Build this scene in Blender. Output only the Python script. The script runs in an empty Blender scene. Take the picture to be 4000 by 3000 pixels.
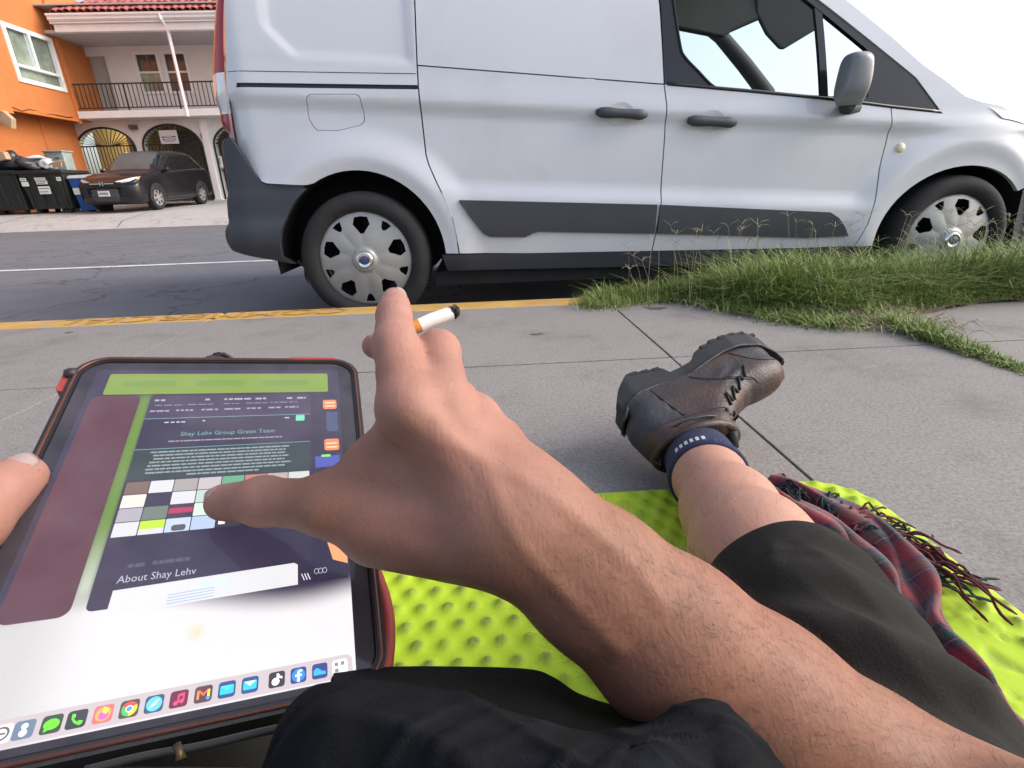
import bpy, bmesh, math, random
import numpy as np
from mathutils import Vector, Matrix
from mathutils.geometry import delaunay_2d_cdt
rnd = random.Random(7); nrs = np.random.RandomState(11)
R = math.radians
sc = bpy.context.scene
COL = sc.collection

# ------------------------------------------------------------------ camera
cam_d = bpy.data.cameras.new('camera'); cam = bpy.data.objects.new('camera', cam_d); COL.objects.link(cam)
cam_d.sensor_fit = 'HORIZONTAL'; cam_d.sensor_width = 36.0; cam_d.lens = 18.0
cam_d.clip_start = 0.01; cam_d.clip_end = 3000
_y, _p, _r = R(2.804), R(20.904), R(1.891)          # heading right of the street normal, pitch down, roll
fw = Vector((math.sin(_y)*math.cos(_p), math.cos(_y)*math.cos(_p), -math.sin(_p)))
rt = Vector((math.cos(_y), -math.sin(_y), 0)); upv = rt.cross(fw)
rt2 = rt*math.cos(_r) - upv*math.sin(_r); up2 = upv*math.cos(_r) + rt*math.sin(_r)
cam.matrix_world = Matrix(((rt2.x, up2.x, -fw.x, 0), (rt2.y, up2.y, -fw.y, 0), (rt2.z, up2.z, -fw.z, 0.5), (0, 0, 0, 1)))
sc.camera = cam
# ------------------------------------------------------------------ light
SUN_EL, SUN_AZ = 36.0, 96.0        # azimuth from +Y (across the street) towards +X
w = bpy.data.worlds.new('World'); sc.world = w; w.use_nodes = True
nt = w.node_tree; bg = nt.nodes['Background']
sky = nt.nodes.new('ShaderNodeTexSky'); sky.sky_type = 'NISHITA'; sky.sun_disc = False
sky.sun_elevation = R(SUN_EL); sky.sun_rotation = R(SUN_AZ); sky.air_density = 1.0; sky.dust_density = 4.0; sky.ozone_density = 1.0
sat = nt.nodes.new('ShaderNodeHueSaturation'); sat.inputs['Saturation'].default_value = 0.75
nt.links.new(sky.outputs[0], sat.inputs['Color']); nt.links.new(sat.outputs[0], bg.inputs[0]); bg.inputs[1].default_value = 0.14
sun_d = bpy.data.lights.new('sun', 'SUN'); sun_d.energy = 0.5; sun_d.angle = R(35); sun_d.color = (1, .95, .89)
sun = bpy.data.objects.new('sun', sun_d); COL.objects.link(sun)
sd = Vector((math.sin(R(SUN_AZ))*math.cos(R(SUN_EL)), math.cos(R(SUN_AZ))*math.cos(R(SUN_EL)), math.sin(R(SUN_EL))))
sun.rotation_euler = sd.to_track_quat('Z', 'Y').to_euler()
sc.view_settings.view_transform = 'Standard'; sc.view_settings.look = 'None'
sc.view_settings.exposure = 1.08; sc.view_settings.gamma = 1.0
sc.view_settings.use_curve_mapping = False

# ------------------------------------------------------------------ materials
def _n(t, k, x=0, y=0, **kw):
    n = t.nodes.new(k); n.location = (x, y)
    for a, b in kw.items(): setattr(n, a, b)
    return n
def ramp(t, fac, stops):
    r = _n(t, 'ShaderNodeValToRGB'); e = r.color_ramp.elements
    while len(e) < len(stops): e.new(.5)
    for i, (p, c) in enumerate(stops):
        e[i].position = p; e[i].color = (*c, 1) if len(c) == 3 else c
    t.links.new(fac, r.inputs[0]); return r.outputs[0]
def noise(t, vec, scale, detail=4, rough=.6):
    n = _n(t, 'ShaderNodeTexNoise'); n.inputs['Scale'].default_value = scale; n.inputs['Detail'].default_value = detail; n.inputs['Roughness'].default_value = rough
    t.links.new(vec, n.inputs['Vector']); return n.outputs['Fac']
def mixc(t, fac, a, b, mode='MIX'):
    m = _n(t, 'ShaderNodeMix', data_type='RGBA', blend_type=mode)
    for sock, v in ((m.inputs[0], fac), (m.inputs[6], a), (m.inputs[7], b)):
        if hasattr(v, 'links'): t.links.new(v, sock)
        elif isinstance(v, (int, float)): sock.default_value = v
        else: sock.default_value = (*v, 1)
    return m.outputs[2]
MATS = {}
def new_mat(name):
    m = bpy.data.materials.new(name); m.use_nodes = True
    t = m.node_tree; b = t.nodes['Principled BSDF']; tc = _n(t, 'ShaderNodeTexCoord')
    MATS[name] = m
    return m, t, b, tc.outputs['Object']
def M(name, col, rough=.6, metal=0., var=.18, vs=9., bump=0., bs=80., spec=.5, coat=0., alt=None, alt_s=3., alt_w=(.5, .7), sss=0.):
    """a plain surface with uneven colour, fine relief and (alt) a second tint in patches"""
    m, t, b, oc = new_mat(name)
    n = noise(t, oc, vs, 6)
    c = ramp(t, n, [(.25, [x*(1-var) for x in col]), (.75, [min(1, x*(1+var)) for x in col])])
    if alt is not None:
        a = noise(t, oc, alt_s, 5)
        f = ramp(t, a, [(alt_w[0], (0, 0, 0)), (alt_w[1], (1, 1, 1))])
        c = mixc(t, f, c, alt)
    t.links.new(c, b.inputs['Base Color'])
    b.inputs['Roughness'].default_value = rough; b.inputs['Metallic'].default_value = metal
    b.inputs['Specular IOR Level'].default_value = spec
    b.inputs['Coat Weight'].default_value = coat; b.inputs['Coat Roughness'].default_value = .08
    if sss:
        b.inputs['Subsurface Weight'].default_value = sss; b.inputs['Subsurface Radius'].default_value = (.006, .002, .001)
    if bump:
        bn = noise(t, oc, bs, 8); bp = _n(t, 'ShaderNodeBump'); bp.inputs['Strength'].default_value = bump; bp.inputs['Distance'].default_value = .004
        t.links.new(bn, bp.inputs['Height']); t.links.new(bp.outputs[0], b.inputs['Normal'])
    return m
def EM(name, col, strength=1., rough=.18):
    """a lit piece of the display under glass"""
    m, t, b, oc = new_mat(name)
    b.inputs['Base Color'].default_value = (.01, .01, .012, 1); b.inputs['Roughness'].default_value = rough
    b.inputs['Emission Color'].default_value = (*col, 1); b.inputs['Emission Strength'].default_value = strength
    return m
def GL(name, tint=(.8, .85, .85), alpha=.3, rough=.03):
    m, t, b, oc = new_mat(name)
    o = t.nodes['Material Output']; tr = _n(t, 'ShaderNodeBsdfTransparent'); tr.inputs[0].default_value = (*tint, 1)
    g = _n(t, 'ShaderNodeBsdfGlossy'); g.inputs['Roughness'].default_value = rough
    lw = _n(t, 'ShaderNodeLayerWeight'); lw.inputs[0].default_value = alpha
    mx = _n(t, 'ShaderNodeMixShader'); t.links.new(lw.outputs['Fresnel'], mx.inputs[0])
    t.links.new(tr.outputs[0], mx.inputs[1]); t.links.new(g.outputs[0], mx.inputs[2]); t.links.new(mx.outputs[0], o.inputs[0])
    return m

# ------------------------------------------------------------------ object helpers
ROOTLOC = {}
def thing(name, label, cat, loc=(0, 0, 0), group=None):
    o = bpy.data.objects.new(name, None); COL.objects.link(o); o.location = loc; o.empty_display_size = .1
    o['label'] = label; o['category'] = cat
    if group: o['group'] = group
    ROOTLOC[o] = np.array(loc, float); return o
def mesh_of(name, V, F, mat=None, smooth=False):
    me = bpy.data.meshes.new(name)
    me.from_pydata([tuple(map(float, v)) for v in V], [], [tuple(map(int, f)) for f in F]); me.update()
    if mat is not None:
        for mm in (mat if isinstance(mat, (list, tuple)) else [mat]): me.materials.append(mm)
    if smooth: me.polygons.foreach_set('use_smooth', [True]*len(me.polygons))
    return me
def mk(name, V, F, mat, parent=None, smooth=False, label=None, cat=None, kind=None, group=None, auto=None, bevel=0, matidx=None):
    """V in world coordinates; the object's origin is its root thing's origin"""
    base = ROOTLOC.get(parent, np.zeros(3)) if parent is not None else np.zeros(3)
    V = np.asarray(V, float).reshape(-1, 3) - base
    me = mesh_of(name, V, F, mat, smooth)
    if matidx is not None: me.polygons.foreach_set('material_index', [int(i) for i in matidx])
    if auto is not None: me.set_sharp_from_angle(angle=R(auto))
    o = bpy.data.objects.new(name, me); COL.objects.link(o)
    if parent is not None: o.parent = parent; ROOTLOC[o] = base
    else: ROOTLOC[o] = np.zeros(3)
    if label: o['label'] = label
    if cat: o['category'] = cat
    if kind: o['kind'] = kind
    if group: o['group'] = group
    if bevel:
        b = o.modifiers.new('bevel', 'BEVEL'); b.width = bevel; b.segments = 2; b.limit_method = 'ANGLE'; b.angle_limit = R(40)
    return o
def inst(name, me, parent, loc=(0, 0, 0), rot=None, scale=None):
    o = bpy.data.objects.new(name, me); COL.objects.link(o)
    base = ROOTLOC.get(parent, np.zeros(3)) if parent is not None else np.zeros(3)
    if parent is not None: o.parent = parent
    o.location = tuple(np.array(loc, float)-base)
    if rot is not None: o.rotation_euler = rot
    if scale is not None: o.scale = scale
    ROOTLOC[o] = base
    return o
class MB:
    def __init__(s): s.v = []; s.f = []
    def add(s, V, F):
        k = len(s.v); s.v += [tuple(map(float, v)) for v in V]; s.f += [tuple(i+k for i in f) for f in F]; return s
    def box(s, x0, x1, y0, y1, z0, z1):
        return s.add([(x0, y0, z0), (x1, y0, z0), (x1, y1, z0), (x0, y1, z0), (x0, y0, z1), (x1, y0, z1), (x1, y1, z1), (x0, y1, z1)],
                     [(0, 3, 2, 1), (4, 5, 6, 7), (0, 1, 5, 4), (1, 2, 6, 5), (2, 3, 7, 6), (3, 0, 4, 7)])
    def tube(s, P, r, n=8, cap=True):
        V, F = tube(P, r, n, cap); return s.add(V, F)
    def build(s, name, mat, parent=None, **kw): return mk(name, s.v, s.f, mat, parent, **kw)
def box(*a): return MB().box(*a)
def tube(P, r, n=8, cap=True, flat=None):
    P = np.asarray(P, float); m = len(P); r = np.broadcast_to(np.asarray(r, float), (m,))
    T = np.gradient(P, axis=0); T /= np.linalg.norm(T, axis=1)[:, None]+1e-12
    a = np.array([0, 0, 1.]) if abs(T[0][2]) < .9 else np.array([1., 0, 0])
    V = []; u = np.cross(T[0], a); u /= np.linalg.norm(u)
    for i in range(m):
        u = u - T[i]*(u@T[i]); u /= np.linalg.norm(u)+1e-12; v = np.cross(T[i], u)
        for k in range(n):
            t = 2*math.pi*k/n; V.append(P[i]+r[i]*(math.cos(t)*u+math.sin(t)*v))
    F = [(i*n+k, i*n+(k+1) % n, (i+1)*n+(k+1) % n, (i+1)*n+k) for i in range(m-1) for k in range(n)]
    if cap: F += [tuple(range(n-1, -1, -1)), tuple((m-1)*n+k for k in range(n))]
    return V, F
def grid_faces(nu, nv, closed=False):
    return [(i*nv+j, i*nv+(j+1) % nv, (i+1)*nv+(j+1) % nv, (i+1)*nv+j) for i in range(nu-1) for j in range(nv if closed else nv-1)]
def catmull(P, n):
    P = np.asarray(P, float); m = len(P); Q = np.vstack([2*P[0]-P[1], P, 2*P[-1]-P[-2]])
    t = np.linspace(0, m-1, n); i = np.minimum(t.astype(int), m-2); f = (t-i)[:, None]
    a, b, c, d = Q[i], Q[i+1], Q[i+2], Q[i+3]
    return .5*(2*b+(c-a)*f+(2*a-5*b+4*c-d)*f**2+(3*b-a-3*c+d)*f**3)
def loft(rows, nu, nv, closed=False):
    A = np.array([catmull(np.vstack([r, r[:1]]) if closed else r, nv+1 if closed else nv) for r in rows])
    if closed: A = A[:, :-1]
    B = np.stack([catmull(A[:, j], nu) for j in range(A.shape[1])], 1)
    return B.reshape(-1, 3), grid_faces(nu, A.shape[1], closed), B
def solid(V, F, th):
    """give an open sheet a thickness along its normals"""
    V = np.asarray(V, float); me = mesh_of('tmp', V, F); N = np.zeros((len(V), 3))
    nn = np.empty(len(V)*3); me.vertices.foreach_get('normal', nn); N = nn.reshape(-1, 3); bpy.data.meshes.remove(me)
    k = len(V); cnt = {}
    for f in F:
        for a, b in zip(f, tuple(f[1:])+(f[0],)):
            e = (a, b)
            if (b, a) in cnt: del cnt[(b, a)]
            else: cnt[e] = 1
    F2 = [tuple(f) for f in F]+[tuple(i+k for i in reversed(f)) for f in F]+[(b, a, a+k, b+k) for a, b in cnt]
    return np.vstack([V, V-N*th]), F2
def inpoly(P, poly):
    P = np.asarray(P, float); poly = np.asarray(poly, float); x, y = P[:, 0], P[:, 1]; c = np.zeros(len(P), bool); j = len(poly)-1
    for i in range(len(poly)):
        xi, yi = poly[i]; xj, yj = poly[j]
        if yi != yj: c ^= ((yi > y) != (yj > y)) & (x < (xj-xi)*(y-yi)/(yj-yi)+xi)
        j = i
    return c
def dist_poly(P, poly):
    P = np.asarray(P, float); poly = np.asarray(poly, float); d = np.full(len(P), 1e9)
    for i in range(len(poly)):
        a, b = poly[i-1], poly[i]; ab = b-a; t = np.clip(((P-a)@ab)/(ab@ab+1e-15), 0, 1)
        d = np.minimum(d, np.linalg.norm(P-a-t[:, None]*ab, axis=1))
    return d
def dens(poly, res):
    out = []; poly = [np.array(p, float) for p in poly]
    for i in range(len(poly)):
        a, b = poly[i], poly[(i+1) % len(poly)]; n = max(1, int(math.ceil(np.linalg.norm(b-a)/res)))
        out += [a+(b-a)*k/n for k in range(n)]
    return out
def tri2d(outer, holes=(), res=None, edge=None):
    """triangulate a flat outline with holes; interior points every res; returns points, faces, loops"""
    loops = [dens(outer, edge or res or 1e9)]+[dens(h, edge or res or 1e9) for h in holes]
    pts = []; edges = []; idx = []
    for L in loops:
        k = len(pts); n = len(L); pts += [tuple(p) for p in L]; edges += [(k+i, k+(i+1) % n) for i in range(n)]; idx.append(list(range(k, k+n)))
    if res:
        o = np.array(loops[0]); g = np.stack(np.meshgrid(np.arange(o[:, 0].min(), o[:, 0].max(), res), np.arange(o[:, 1].min(), o[:, 1].max(), res)), -1).reshape(-1, 2)
        ok = inpoly(g, o) & (dist_poly(g, o) > res*.45)
        for h in loops[1:]: ok &= ~inpoly(g, h) & (dist_poly(g, h) > res*.45)
        pts += [tuple(p) for p in g[ok]]
    v, e, f, ov, oe, of = delaunay_2d_cdt([Vector(p) for p in pts], edges, [], 0, 1e-7)
    V = np.array([tuple(p) for p in v]); F = np.array([tuple(x) for x in f])
    c = V[F].mean(1); ok = inpoly(c, loops[0])
    for h in loops[1:]: ok &= ~inpoly(c, h)
    F = F[ok]
    rev = {}
    for i, src in enumerate(ov):
        for s_ in src: rev[s_] = i
    a = V[F]; cr = (a[:, 1, 0]-a[:, 0, 0])*(a[:, 2, 1]-a[:, 0, 1])-(a[:, 1, 1]-a[:, 0, 1])*(a[:, 2, 0]-a[:, 0, 0])
    F[cr < 0] = F[cr < 0][:, ::-1]
    el = np.max([np.sum((a[:, i]-a[:, i-1])**2, -1) for i in range(3)], 0); F = F[np.abs(cr) > 1e-4*el]
    return V, F, [[rev[i] for i in L] for L in idx]
def slab2d(outer, holes, f, g, res=None, edge=None, back=True):
    """f,g: functions from (n,2) to (n,3) for the front and back face"""
    V2, F, L = tri2d(outer, holes, res, edge); A = f(V2); B = g(V2); n = len(V2)
    FF = [tuple(t) for t in F]
    if back: FF += [tuple(i+n for i in t[::-1]) for t in F]
    for q, lp in enumerate(L):
        p = V2[lp]; ar = np.sum(p[:, 0]*np.roll(p[:, 1], -1)-np.roll(p[:, 0], -1)*p[:, 1])
        if (ar < 0) != (q > 0): lp = lp[::-1]
        FF += [(lp[i], lp[i]+n, lp[(i+1) % len(lp)]+n, lp[(i+1) % len(lp)]) for i in range(len(lp))]
    return np.vstack([A, B]), FF
def plateY(outer, holes, y0, y1, res=None, edge=None):
    """a wall piece standing in XZ, front at y0 (towards the street), back at y1"""
    f = lambda P: np.stack([P[:, 0], np.full(len(P), y0), P[:, 1]], -1)
    g = lambda P: np.stack([P[:, 0], np.full(len(P), y1), P[:, 1]], -1)
    return slab2d(outer, holes, f, g, res, edge)
def plateX(outer, holes, x0, x1):
    f = lambda P: np.stack([np.full(len(P), x0), P[:, 0], P[:, 1]], -1)
    g = lambda P: np.stack([np.full(len(P), x1), P[:, 0], P[:, 1]], -1)
    return slab2d(outer, holes, f, g)
def arc(cx, cy, r, a0, a1, n): return [(cx+r*math.cos(R(a0+(a1-a0)*i/n)), cy+r*math.sin(R(a0+(a1-a0)*i/n))) for i in range(n+1)]
def rrect(x0, y0, x1, y1, r, n=5):
    return arc(x1-r, y1-r, r, 0, 90, n)+arc(x0+r, y1-r, r, 90, 180, n)+arc(x0+r, y0+r, r, 180, 270, n)+arc(x1-r, y0+r, r, 270, 360, n)
def sstep(x, a, b): t = np.clip((x-a)/(b-a), 0, 1); return t*t*(3-2*t)
def text_mesh(s, size=1., align='CENTER', extrude=0.):
    c = bpy.data.curves.new('t', 'FONT'); c.body = s; c.size = size; c.align_x = align; c.align_y = 'CENTER'; c.extrude = extrude; c.resolution_u = 2
    o = bpy.data.objects.new('t', c); me = bpy.data.meshes.new_from_object(o); bpy.data.objects.remove(o); bpy.data.curves.remove(c)
    V = np.array([tuple(v.co) for v in me.vertices]).reshape(-1, 3); F = [tuple(p.vertices) for p in me.polygons]; bpy.data.meshes.remove(me)
    return V, F
def lathe(prof, n, centre, axis='Y'):
    """prof: (radius, offset along axis)"""
    V = []
    for r, a in prof:
        for k in range(n):
            t = 2*math.pi*k/n; c, s = r*math.cos(t), r*math.sin(t)
            V.append((c, a, s) if axis == 'Y' else ((a, c, s) if axis == 'X' else (c, s, a)))
    return np.array(V)+np.array(centre, float), grid_faces(len(prof), n, True)

# smooth bodies: distance fields of tapered limbs, blended, then meshed
def sd_cone(P, a, b, ra, rb, flat=None):
    a = np.array(a, float); b = np.array(b, float); ab = b-a; t = np.clip(((P-a)@ab)/(ab@ab), 0, 1)
    d = P-a-t[..., None]*ab
    if flat is not None:
        n, k = np.array(flat[0], float), flat[1]; n = n/np.linalg.norm(n); d = d+((k-1)*(d@n))[..., None]*n
    return np.linalg.norm(d, axis=-1)-(ra+(rb-ra)*t)
def smin(a, b, k):
    h = np.clip(.5+.5*(b-a)/k, 0, 1); return b+(a-b)*h-k*h*(1-h)
def surf_nets(func, lo, hi, h):
    lo = np.array(lo, float); n = np.ceil((np.array(hi)-lo)/h).astype(int)+1
    D = np.empty(n, np.float32); xs = [lo[i]+h*np.arange(n[i]) for i in range(3)]
    for s0 in range(0, n[0], 24):
        G = np.stack(np.meshgrid(xs[0][s0:s0+24], xs[1], xs[2], indexing='ij'), -1); D[s0:s0+24] = func(G)
    ins = D < 0; c = np.zeros(n-1, np.int8)
    for i in (0, 1):
        for j in (0, 1):
            for k in (0, 1): c += ins[i:n[0]-1+i, j:n[1]-1+j, k:n[2]-1+k]
    act = (c > 0) & (c < 8); idx = -np.ones(act.shape, np.int64); I = np.argwhere(act); idx[act] = np.arange(len(I))
    S = np.zeros((len(I), 3)); W = np.zeros(len(I))
    cor = [(i, j, k) for i in (0, 1) for j in (0, 1) for k in (0, 1)]
    for a in range(8):
        for b in range(a+1, 8):
            df = [cor[b][q]-cor[a][q] for q in range(3)]
            if sum(map(abs, df)) != 1: continue
            da = D[I[:, 0]+cor[a][0], I[:, 1]+cor[a][1], I[:, 2]+cor[a][2]]; db = D[I[:, 0]+cor[b][0], I[:, 1]+cor[b][1], I[:, 2]+cor[b][2]]
            m = (da < 0) != (db < 0); t = np.where(m, da/(da-db+1e-20), 0)
            S += np.where(m[:, None], np.array(cor[a])+t[:, None]*np.array(df), 0); W += m
    V = lo+h*(I+S/W[:, None]); F = []
    for ax in range(3):
        u, v = (ax+1) % 3, (ax+2) % 3
        sl0 = [slice(None)]*3; sl1 = [slice(None)]*3; sl0[ax] = slice(0, -1); sl1[ax] = slice(1, None)
        cr = ins[tuple(sl0)] != ins[tuple(sl1)]; e = np.argwhere(cr)
        e = e[(e[:, u] > 0) & (e[:, v] > 0) & (e[:, u] < n[u]-1) & (e[:, v] < n[v]-1)]
        def at(du, dv):
            q = e.copy(); q[:, u] += du; q[:, v] += dv; return idx[q[:, 0], q[:, 1], q[:, 2]]
        Q = np.stack([at(-1, -1), at(0, -1), at(0, 0), at(-1, 0)], -1); neg = ins[e[:, 0], e[:, 1], e[:, 2]]
        Q[~neg] = Q[~neg][:, ::-1]; F.append(Q)
    return V, np.vstack(F)
def wrinkle(P, amp, f=1., seed=0):
    """ridged, wandering cloth creases"""
    x, y, z = P[:, 0]*f, P[:, 1]*f, P[:, 2]*f; o = np.zeros(len(P)); rs = np.random.RandomState(seed)
    for k in range(5):
        a = rs.normal(size=3); a /= np.linalg.norm(a); q = (x*a[0]+y*a[1]+z*a[2])*rs.uniform(55, 120); b = rs.normal(size=3)*40; w = 1.6*np.sin(x*b[0]+y*b[1]+z*b[2]+rs.rand()*6)
        m = .5+.5*np.sin(x*rs.normal()*30+y*rs.normal()*30+z*rs.normal()*30+rs.rand()*6); o += (1-np.abs(np.sin(q+w)))**2.2*m**1.5
    return amp*(o-.6)
# ================================================================== materials of the place
def concrete(name, col, joint=0.):
    m, t, b, oc = new_mat(name)
    big = noise(t, oc, 1.1, 5); mid = noise(t, oc, 14, 6); fine = noise(t, oc, 150, 5, .75)
    c = ramp(t, big, [(.3, [x*.76 for x in col]), (.7, [x*1.16 for x in col])])
    c = mixc(t, .35, c, ramp(t, mid, [(.3, [x*.72 for x in col]), (.72, [x*1.2 for x in col])]))
    c = mixc(t, .6, c, ramp(t, fine, [(.30, [x*.40 for x in col]), (.5, col), (.72, [x*1.6 for x in col])]))
    st = noise(t, oc, 3.2, 8, .7); c = mixc(t, ramp(t, st, [(.52, (0, 0, 0)), (.72, (.5, .5, .5))]), c, (.10, .095, .092))
    vo = _n(t, 'ShaderNodeTexVoronoi'); vo.inputs['Scale'].default_value = 26; t.links.new(oc, vo.inputs['Vector'])
    c = mixc(t, ramp(t, vo.outputs['Distance'], [(.05, (.5, .5, .5)), (.11, (0, 0, 0))]), c, (.10, .09, .085))
    t.links.new(c, b.inputs['Base Color']); b.inputs['Roughness'].default_value = .85; b.inputs['Specular IOR Level'].default_value = .3
    bp = _n(t, 'ShaderNodeBump'); bp.inputs['Strength'].default_value = .5; bp.inputs['Distance'].default_value = .003
    t.links.new(fine, bp.inputs['Height']); t.links.new(bp.outputs[0], b.inputs['Normal'])
    return m
m_conc = concrete('sidewalk_concrete', (.250, .232, .222))
m_conc2 = concrete('lot_concrete', (.42, .41, .40))
def asphalt():
    m, t, b, oc = new_mat('asphalt')
    col = (.150, .152, .168)
    mp = _n(t, 'ShaderNodeMapping'); mp.inputs['Scale'].default_value = (.12, 1.1, 1); t.links.new(oc, mp.inputs[0])
    lane = noise(t, mp.outputs[0], 1.3, 5); fine = noise(t, oc, 190, 4, .75); mid = noise(t, oc, 5, 6)
    c = ramp(t, lane, [(.3, [x*.74 for x in col]), (.7, [x*1.25 for x in col])])
    c = mixc(t, .5, c, ramp(t, fine, [(.3, [x*.4 for x in col]), (.55, col), (.8, [x*1.8 for x in col])]))
    c = mixc(t, .3, c, ramp(t, mid, [(.3, [x*.6 for x in col]), (.7, [x*1.3 for x in col])]))
    vo = _n(t, 'ShaderNodeTexVoronoi'); vo.feature = 'DISTANCE_TO_EDGE'; vo.inputs['Scale'].default_value = .55
    wv = _n(t, 'ShaderNodeVectorMath'); wv.operation = 'ADD'; nz = _n(t, 'ShaderNodeTexNoise'); nz.inputs['Scale'].default_value = 3; t.links.new(oc, nz.inputs['Vector'])
    t.links.new(oc, wv.inputs[0]); t.links.new(nz.outputs['Color'], wv.inputs[1]); t.links.new(wv.outputs[0], vo.inputs['Vector'])
    c = mixc(t, ramp(t, vo.outputs['Distance'], [(.004, (.6, .6, .6)), (.014, (0, 0, 0))]), c, (.03, .03, .032))
    t.links.new(c, b.inputs['Base Color']); b.inputs['Roughness'].default_value = .8
    bp = _n(t, 'ShaderNodeBump'); bp.inputs['Strength'].default_value = .5; bp.inputs['Distance'].default_value = .004
    t.links.new(fine, bp.inputs['Height']); t.links.new(bp.outputs[0], b.inputs['Normal'])
    return m
m_asph = asphalt()
m_yel = M('kerb_yellow_paint', (.52, .31, .085), .75, var=.2, vs=6, bump=.4, bs=220, alt=(.36, .30, .24), alt_s=11, alt_w=(.57, .66))
m_kerb = M('kerb_concrete', (.33, .30, .27), .85, var=.25, vs=12, bump=.4, bs=200)
m_stencil = M('worn_stencil_paint', (.30, .17, .05), .8, var=.4, vs=40, alt=(.55, .29, .05), alt_s=26, alt_w=(.40, .54))
m_line = M('road_line_paint', (.62, .62, .63), .7, var=.2, vs=8, alt=(.2, .2, .21), alt_s=22, alt_w=(.56, .66))
m_soil = M('soil', (.13, .095, .06), .95, var=.4, vs=30, bump=.8, bs=60)
m_dirt = M('distant_ground', (.25, .24, .22), .9)

# ================================================================== ground, road, kerb, pavement
mk('ground', [(-900, -900, -.32), (900, -900, -.32), (900, 900, -.32), (-900, 900, -.32)], [(0, 1, 2, 3)], m_dirt, kind='structure')
# street: gently crowned sheet from the near gutter to the far gutter
ys = np.array([2.44, 3.0, 4.2, 5.5, 8.2, 11, 13.2, 13.95]); zs = -.140+.07*np.sin((ys-2.44)/(13.95-2.44)*math.pi)
xs = np.linspace(-70, 70, 29)
V = [(x, y, z) for x in xs for y, z in zip(ys, zs)]
mk('road', V, [f[::-1] for f in grid_faces(29, 8)], m_asph, kind='structure', smooth=True)
zroad = lambda y: -.140+.07*math.sin((y-2.44)/(13.95-2.44)*math.pi)
ml = MB()
for i in range(60):
    x0 = -40+i*1.0; ml.add([(x0, 5.22+.008*math.sin(i*1.7), zroad(5.22)+.004), (x0+.998, 5.22+.008*math.sin((i+1)*1.7), zroad(5.22)+.004), (x0+.998, 5.31, zroad(5.31)+.004), (x0, 5.31, zroad(5.31)+.004)], [(0, 1, 2, 3)])
ml.build('lane_line', m_line, kind='structure')
# kerb stones
kerb = mk('kerb', [(-70, 2.30, -.3), (70, 2.30, -.3), (70, 2.38, -.3), (-70, 2.38, -.3), (-70, 2.30, -.07), (70, 2.30, -.07), (70, 2.38, -.07), (-70, 2.38, -.07)],
          [(0, 3, 2, 1), (4, 5, 6, 7), (0, 1, 5, 4), (1, 2, 6, 5), (2, 3, 7, 6), (3, 0, 4, 7)], m_kerb, kind='structure')
for i in range(18):
    x0 = -14.2+i*1.775+.565
    yl = x0 < 1.0
    box(x0+.003, x0+1.772, 2.283, 2.435, -.2, -.0005 if yl else -.006).build('kerb_stone', m_yel if yl else m_kerb, kerb, bevel=.012)
for word, xc, wd in (('COMMERCIAL', -1.27, 1.28), ('LOADING', -2.75, .95)):
    V, F = text_mesh(word, 1.0); V[:, 0] *= -wd/(V[:, 0].max()-V[:, 0].min()); V[:, 1] *= -.115/(V[:, 1].max()-V[:, 1].min())
    V[:, :2] -= (V[:, :2].max(0)+V[:, :2].min(0))/2
    mk('stencil_lettering', np.stack([V[:, 0]+xc, V[:, 1]+2.36, np.full(len(V), .0022)], -1), F, m_stencil, kerb)
# pavement slabs with open joints on a bed
side = box(-70, 70, -40, 2.295, -.3, -.007).build('sidewalk', m_soil, kind='structure')
XJ = [-8.31, -6.535, -4.76, -2.985, -1.21, .565, 1.44, 2.30, 4.075, 5.85, 7.6]; YJ = [2.28, 1.47, .10, -1.3, -2.7, -4.1]
for i in range(len(XJ)-1):
    for j in range(len(YJ)-1):
        x0, x1, y1, y0 = XJ[i], XJ[i+1], YJ[j], YJ[j+1]
        dz = rnd.uniform(-.0008, .0); g = .003 if not (i in (5, 6) and j == 0) else .005
        gl = .016 if i == 6 else g; gr = .016 if i == 5 else g
        o = box(x0+gl, x1-gr, y0+g, y1-(g if j else .004), -.1, dz).build('slab', m_conc, side, bevel=.0015)
for a in (-1, 1):
    box(*((-70, -8.315) if a < 0 else (7.605, 70)), -4.1, 2.276, -.1, -.001).build('slab', m_conc, side)
box(-70, 70, -40, -4.104, -.1, -.001).build('slab', m_conc, side)
# far side: gutter apron rising to the forecourt
prof = [(13.95, -.138), (14.35, -.12), (14.6, .02), (15.6, .17), (17.0, .24), (19, .30), (21.3, .42), (24, .46), (60, .5)]
V = [(x, y, z) for x in np.linspace(-70, 30, 21) for y, z in prof]
mk('forecourt', V, [f[::-1] for f in grid_faces(21, len(prof))], m_conc2, kind='structure', smooth=True)
zlot = lambda y: float(np.interp(y, [p[0] for p in prof], [p[1] for p in prof]))
# joint lines cut in the forecourt are dark tarred strips
m_tar = M('joint_tar', (.06, .06, .06), .9)
mj = MB()
for x0 in (-12.6, -9.35, -6.1, -2.9, .4):
    for a, b in zip(prof[1:6], prof[2:7]): mj.add([(x0+(a[0]-14.3)*.05, a[0], a[1]+.004), (x0+.025+(a[0]-14.3)*.05, a[0], a[1]+.004), (x0+.025+(b[0]-14.3)*.05, b[0], b[1]+.004), (x0+(b[0]-14.3)*.05, b[0], b[1]+.004)], [(0, 1, 2, 3)])
mj.build('forecourt_joint', m_tar, kind='structure')
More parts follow.
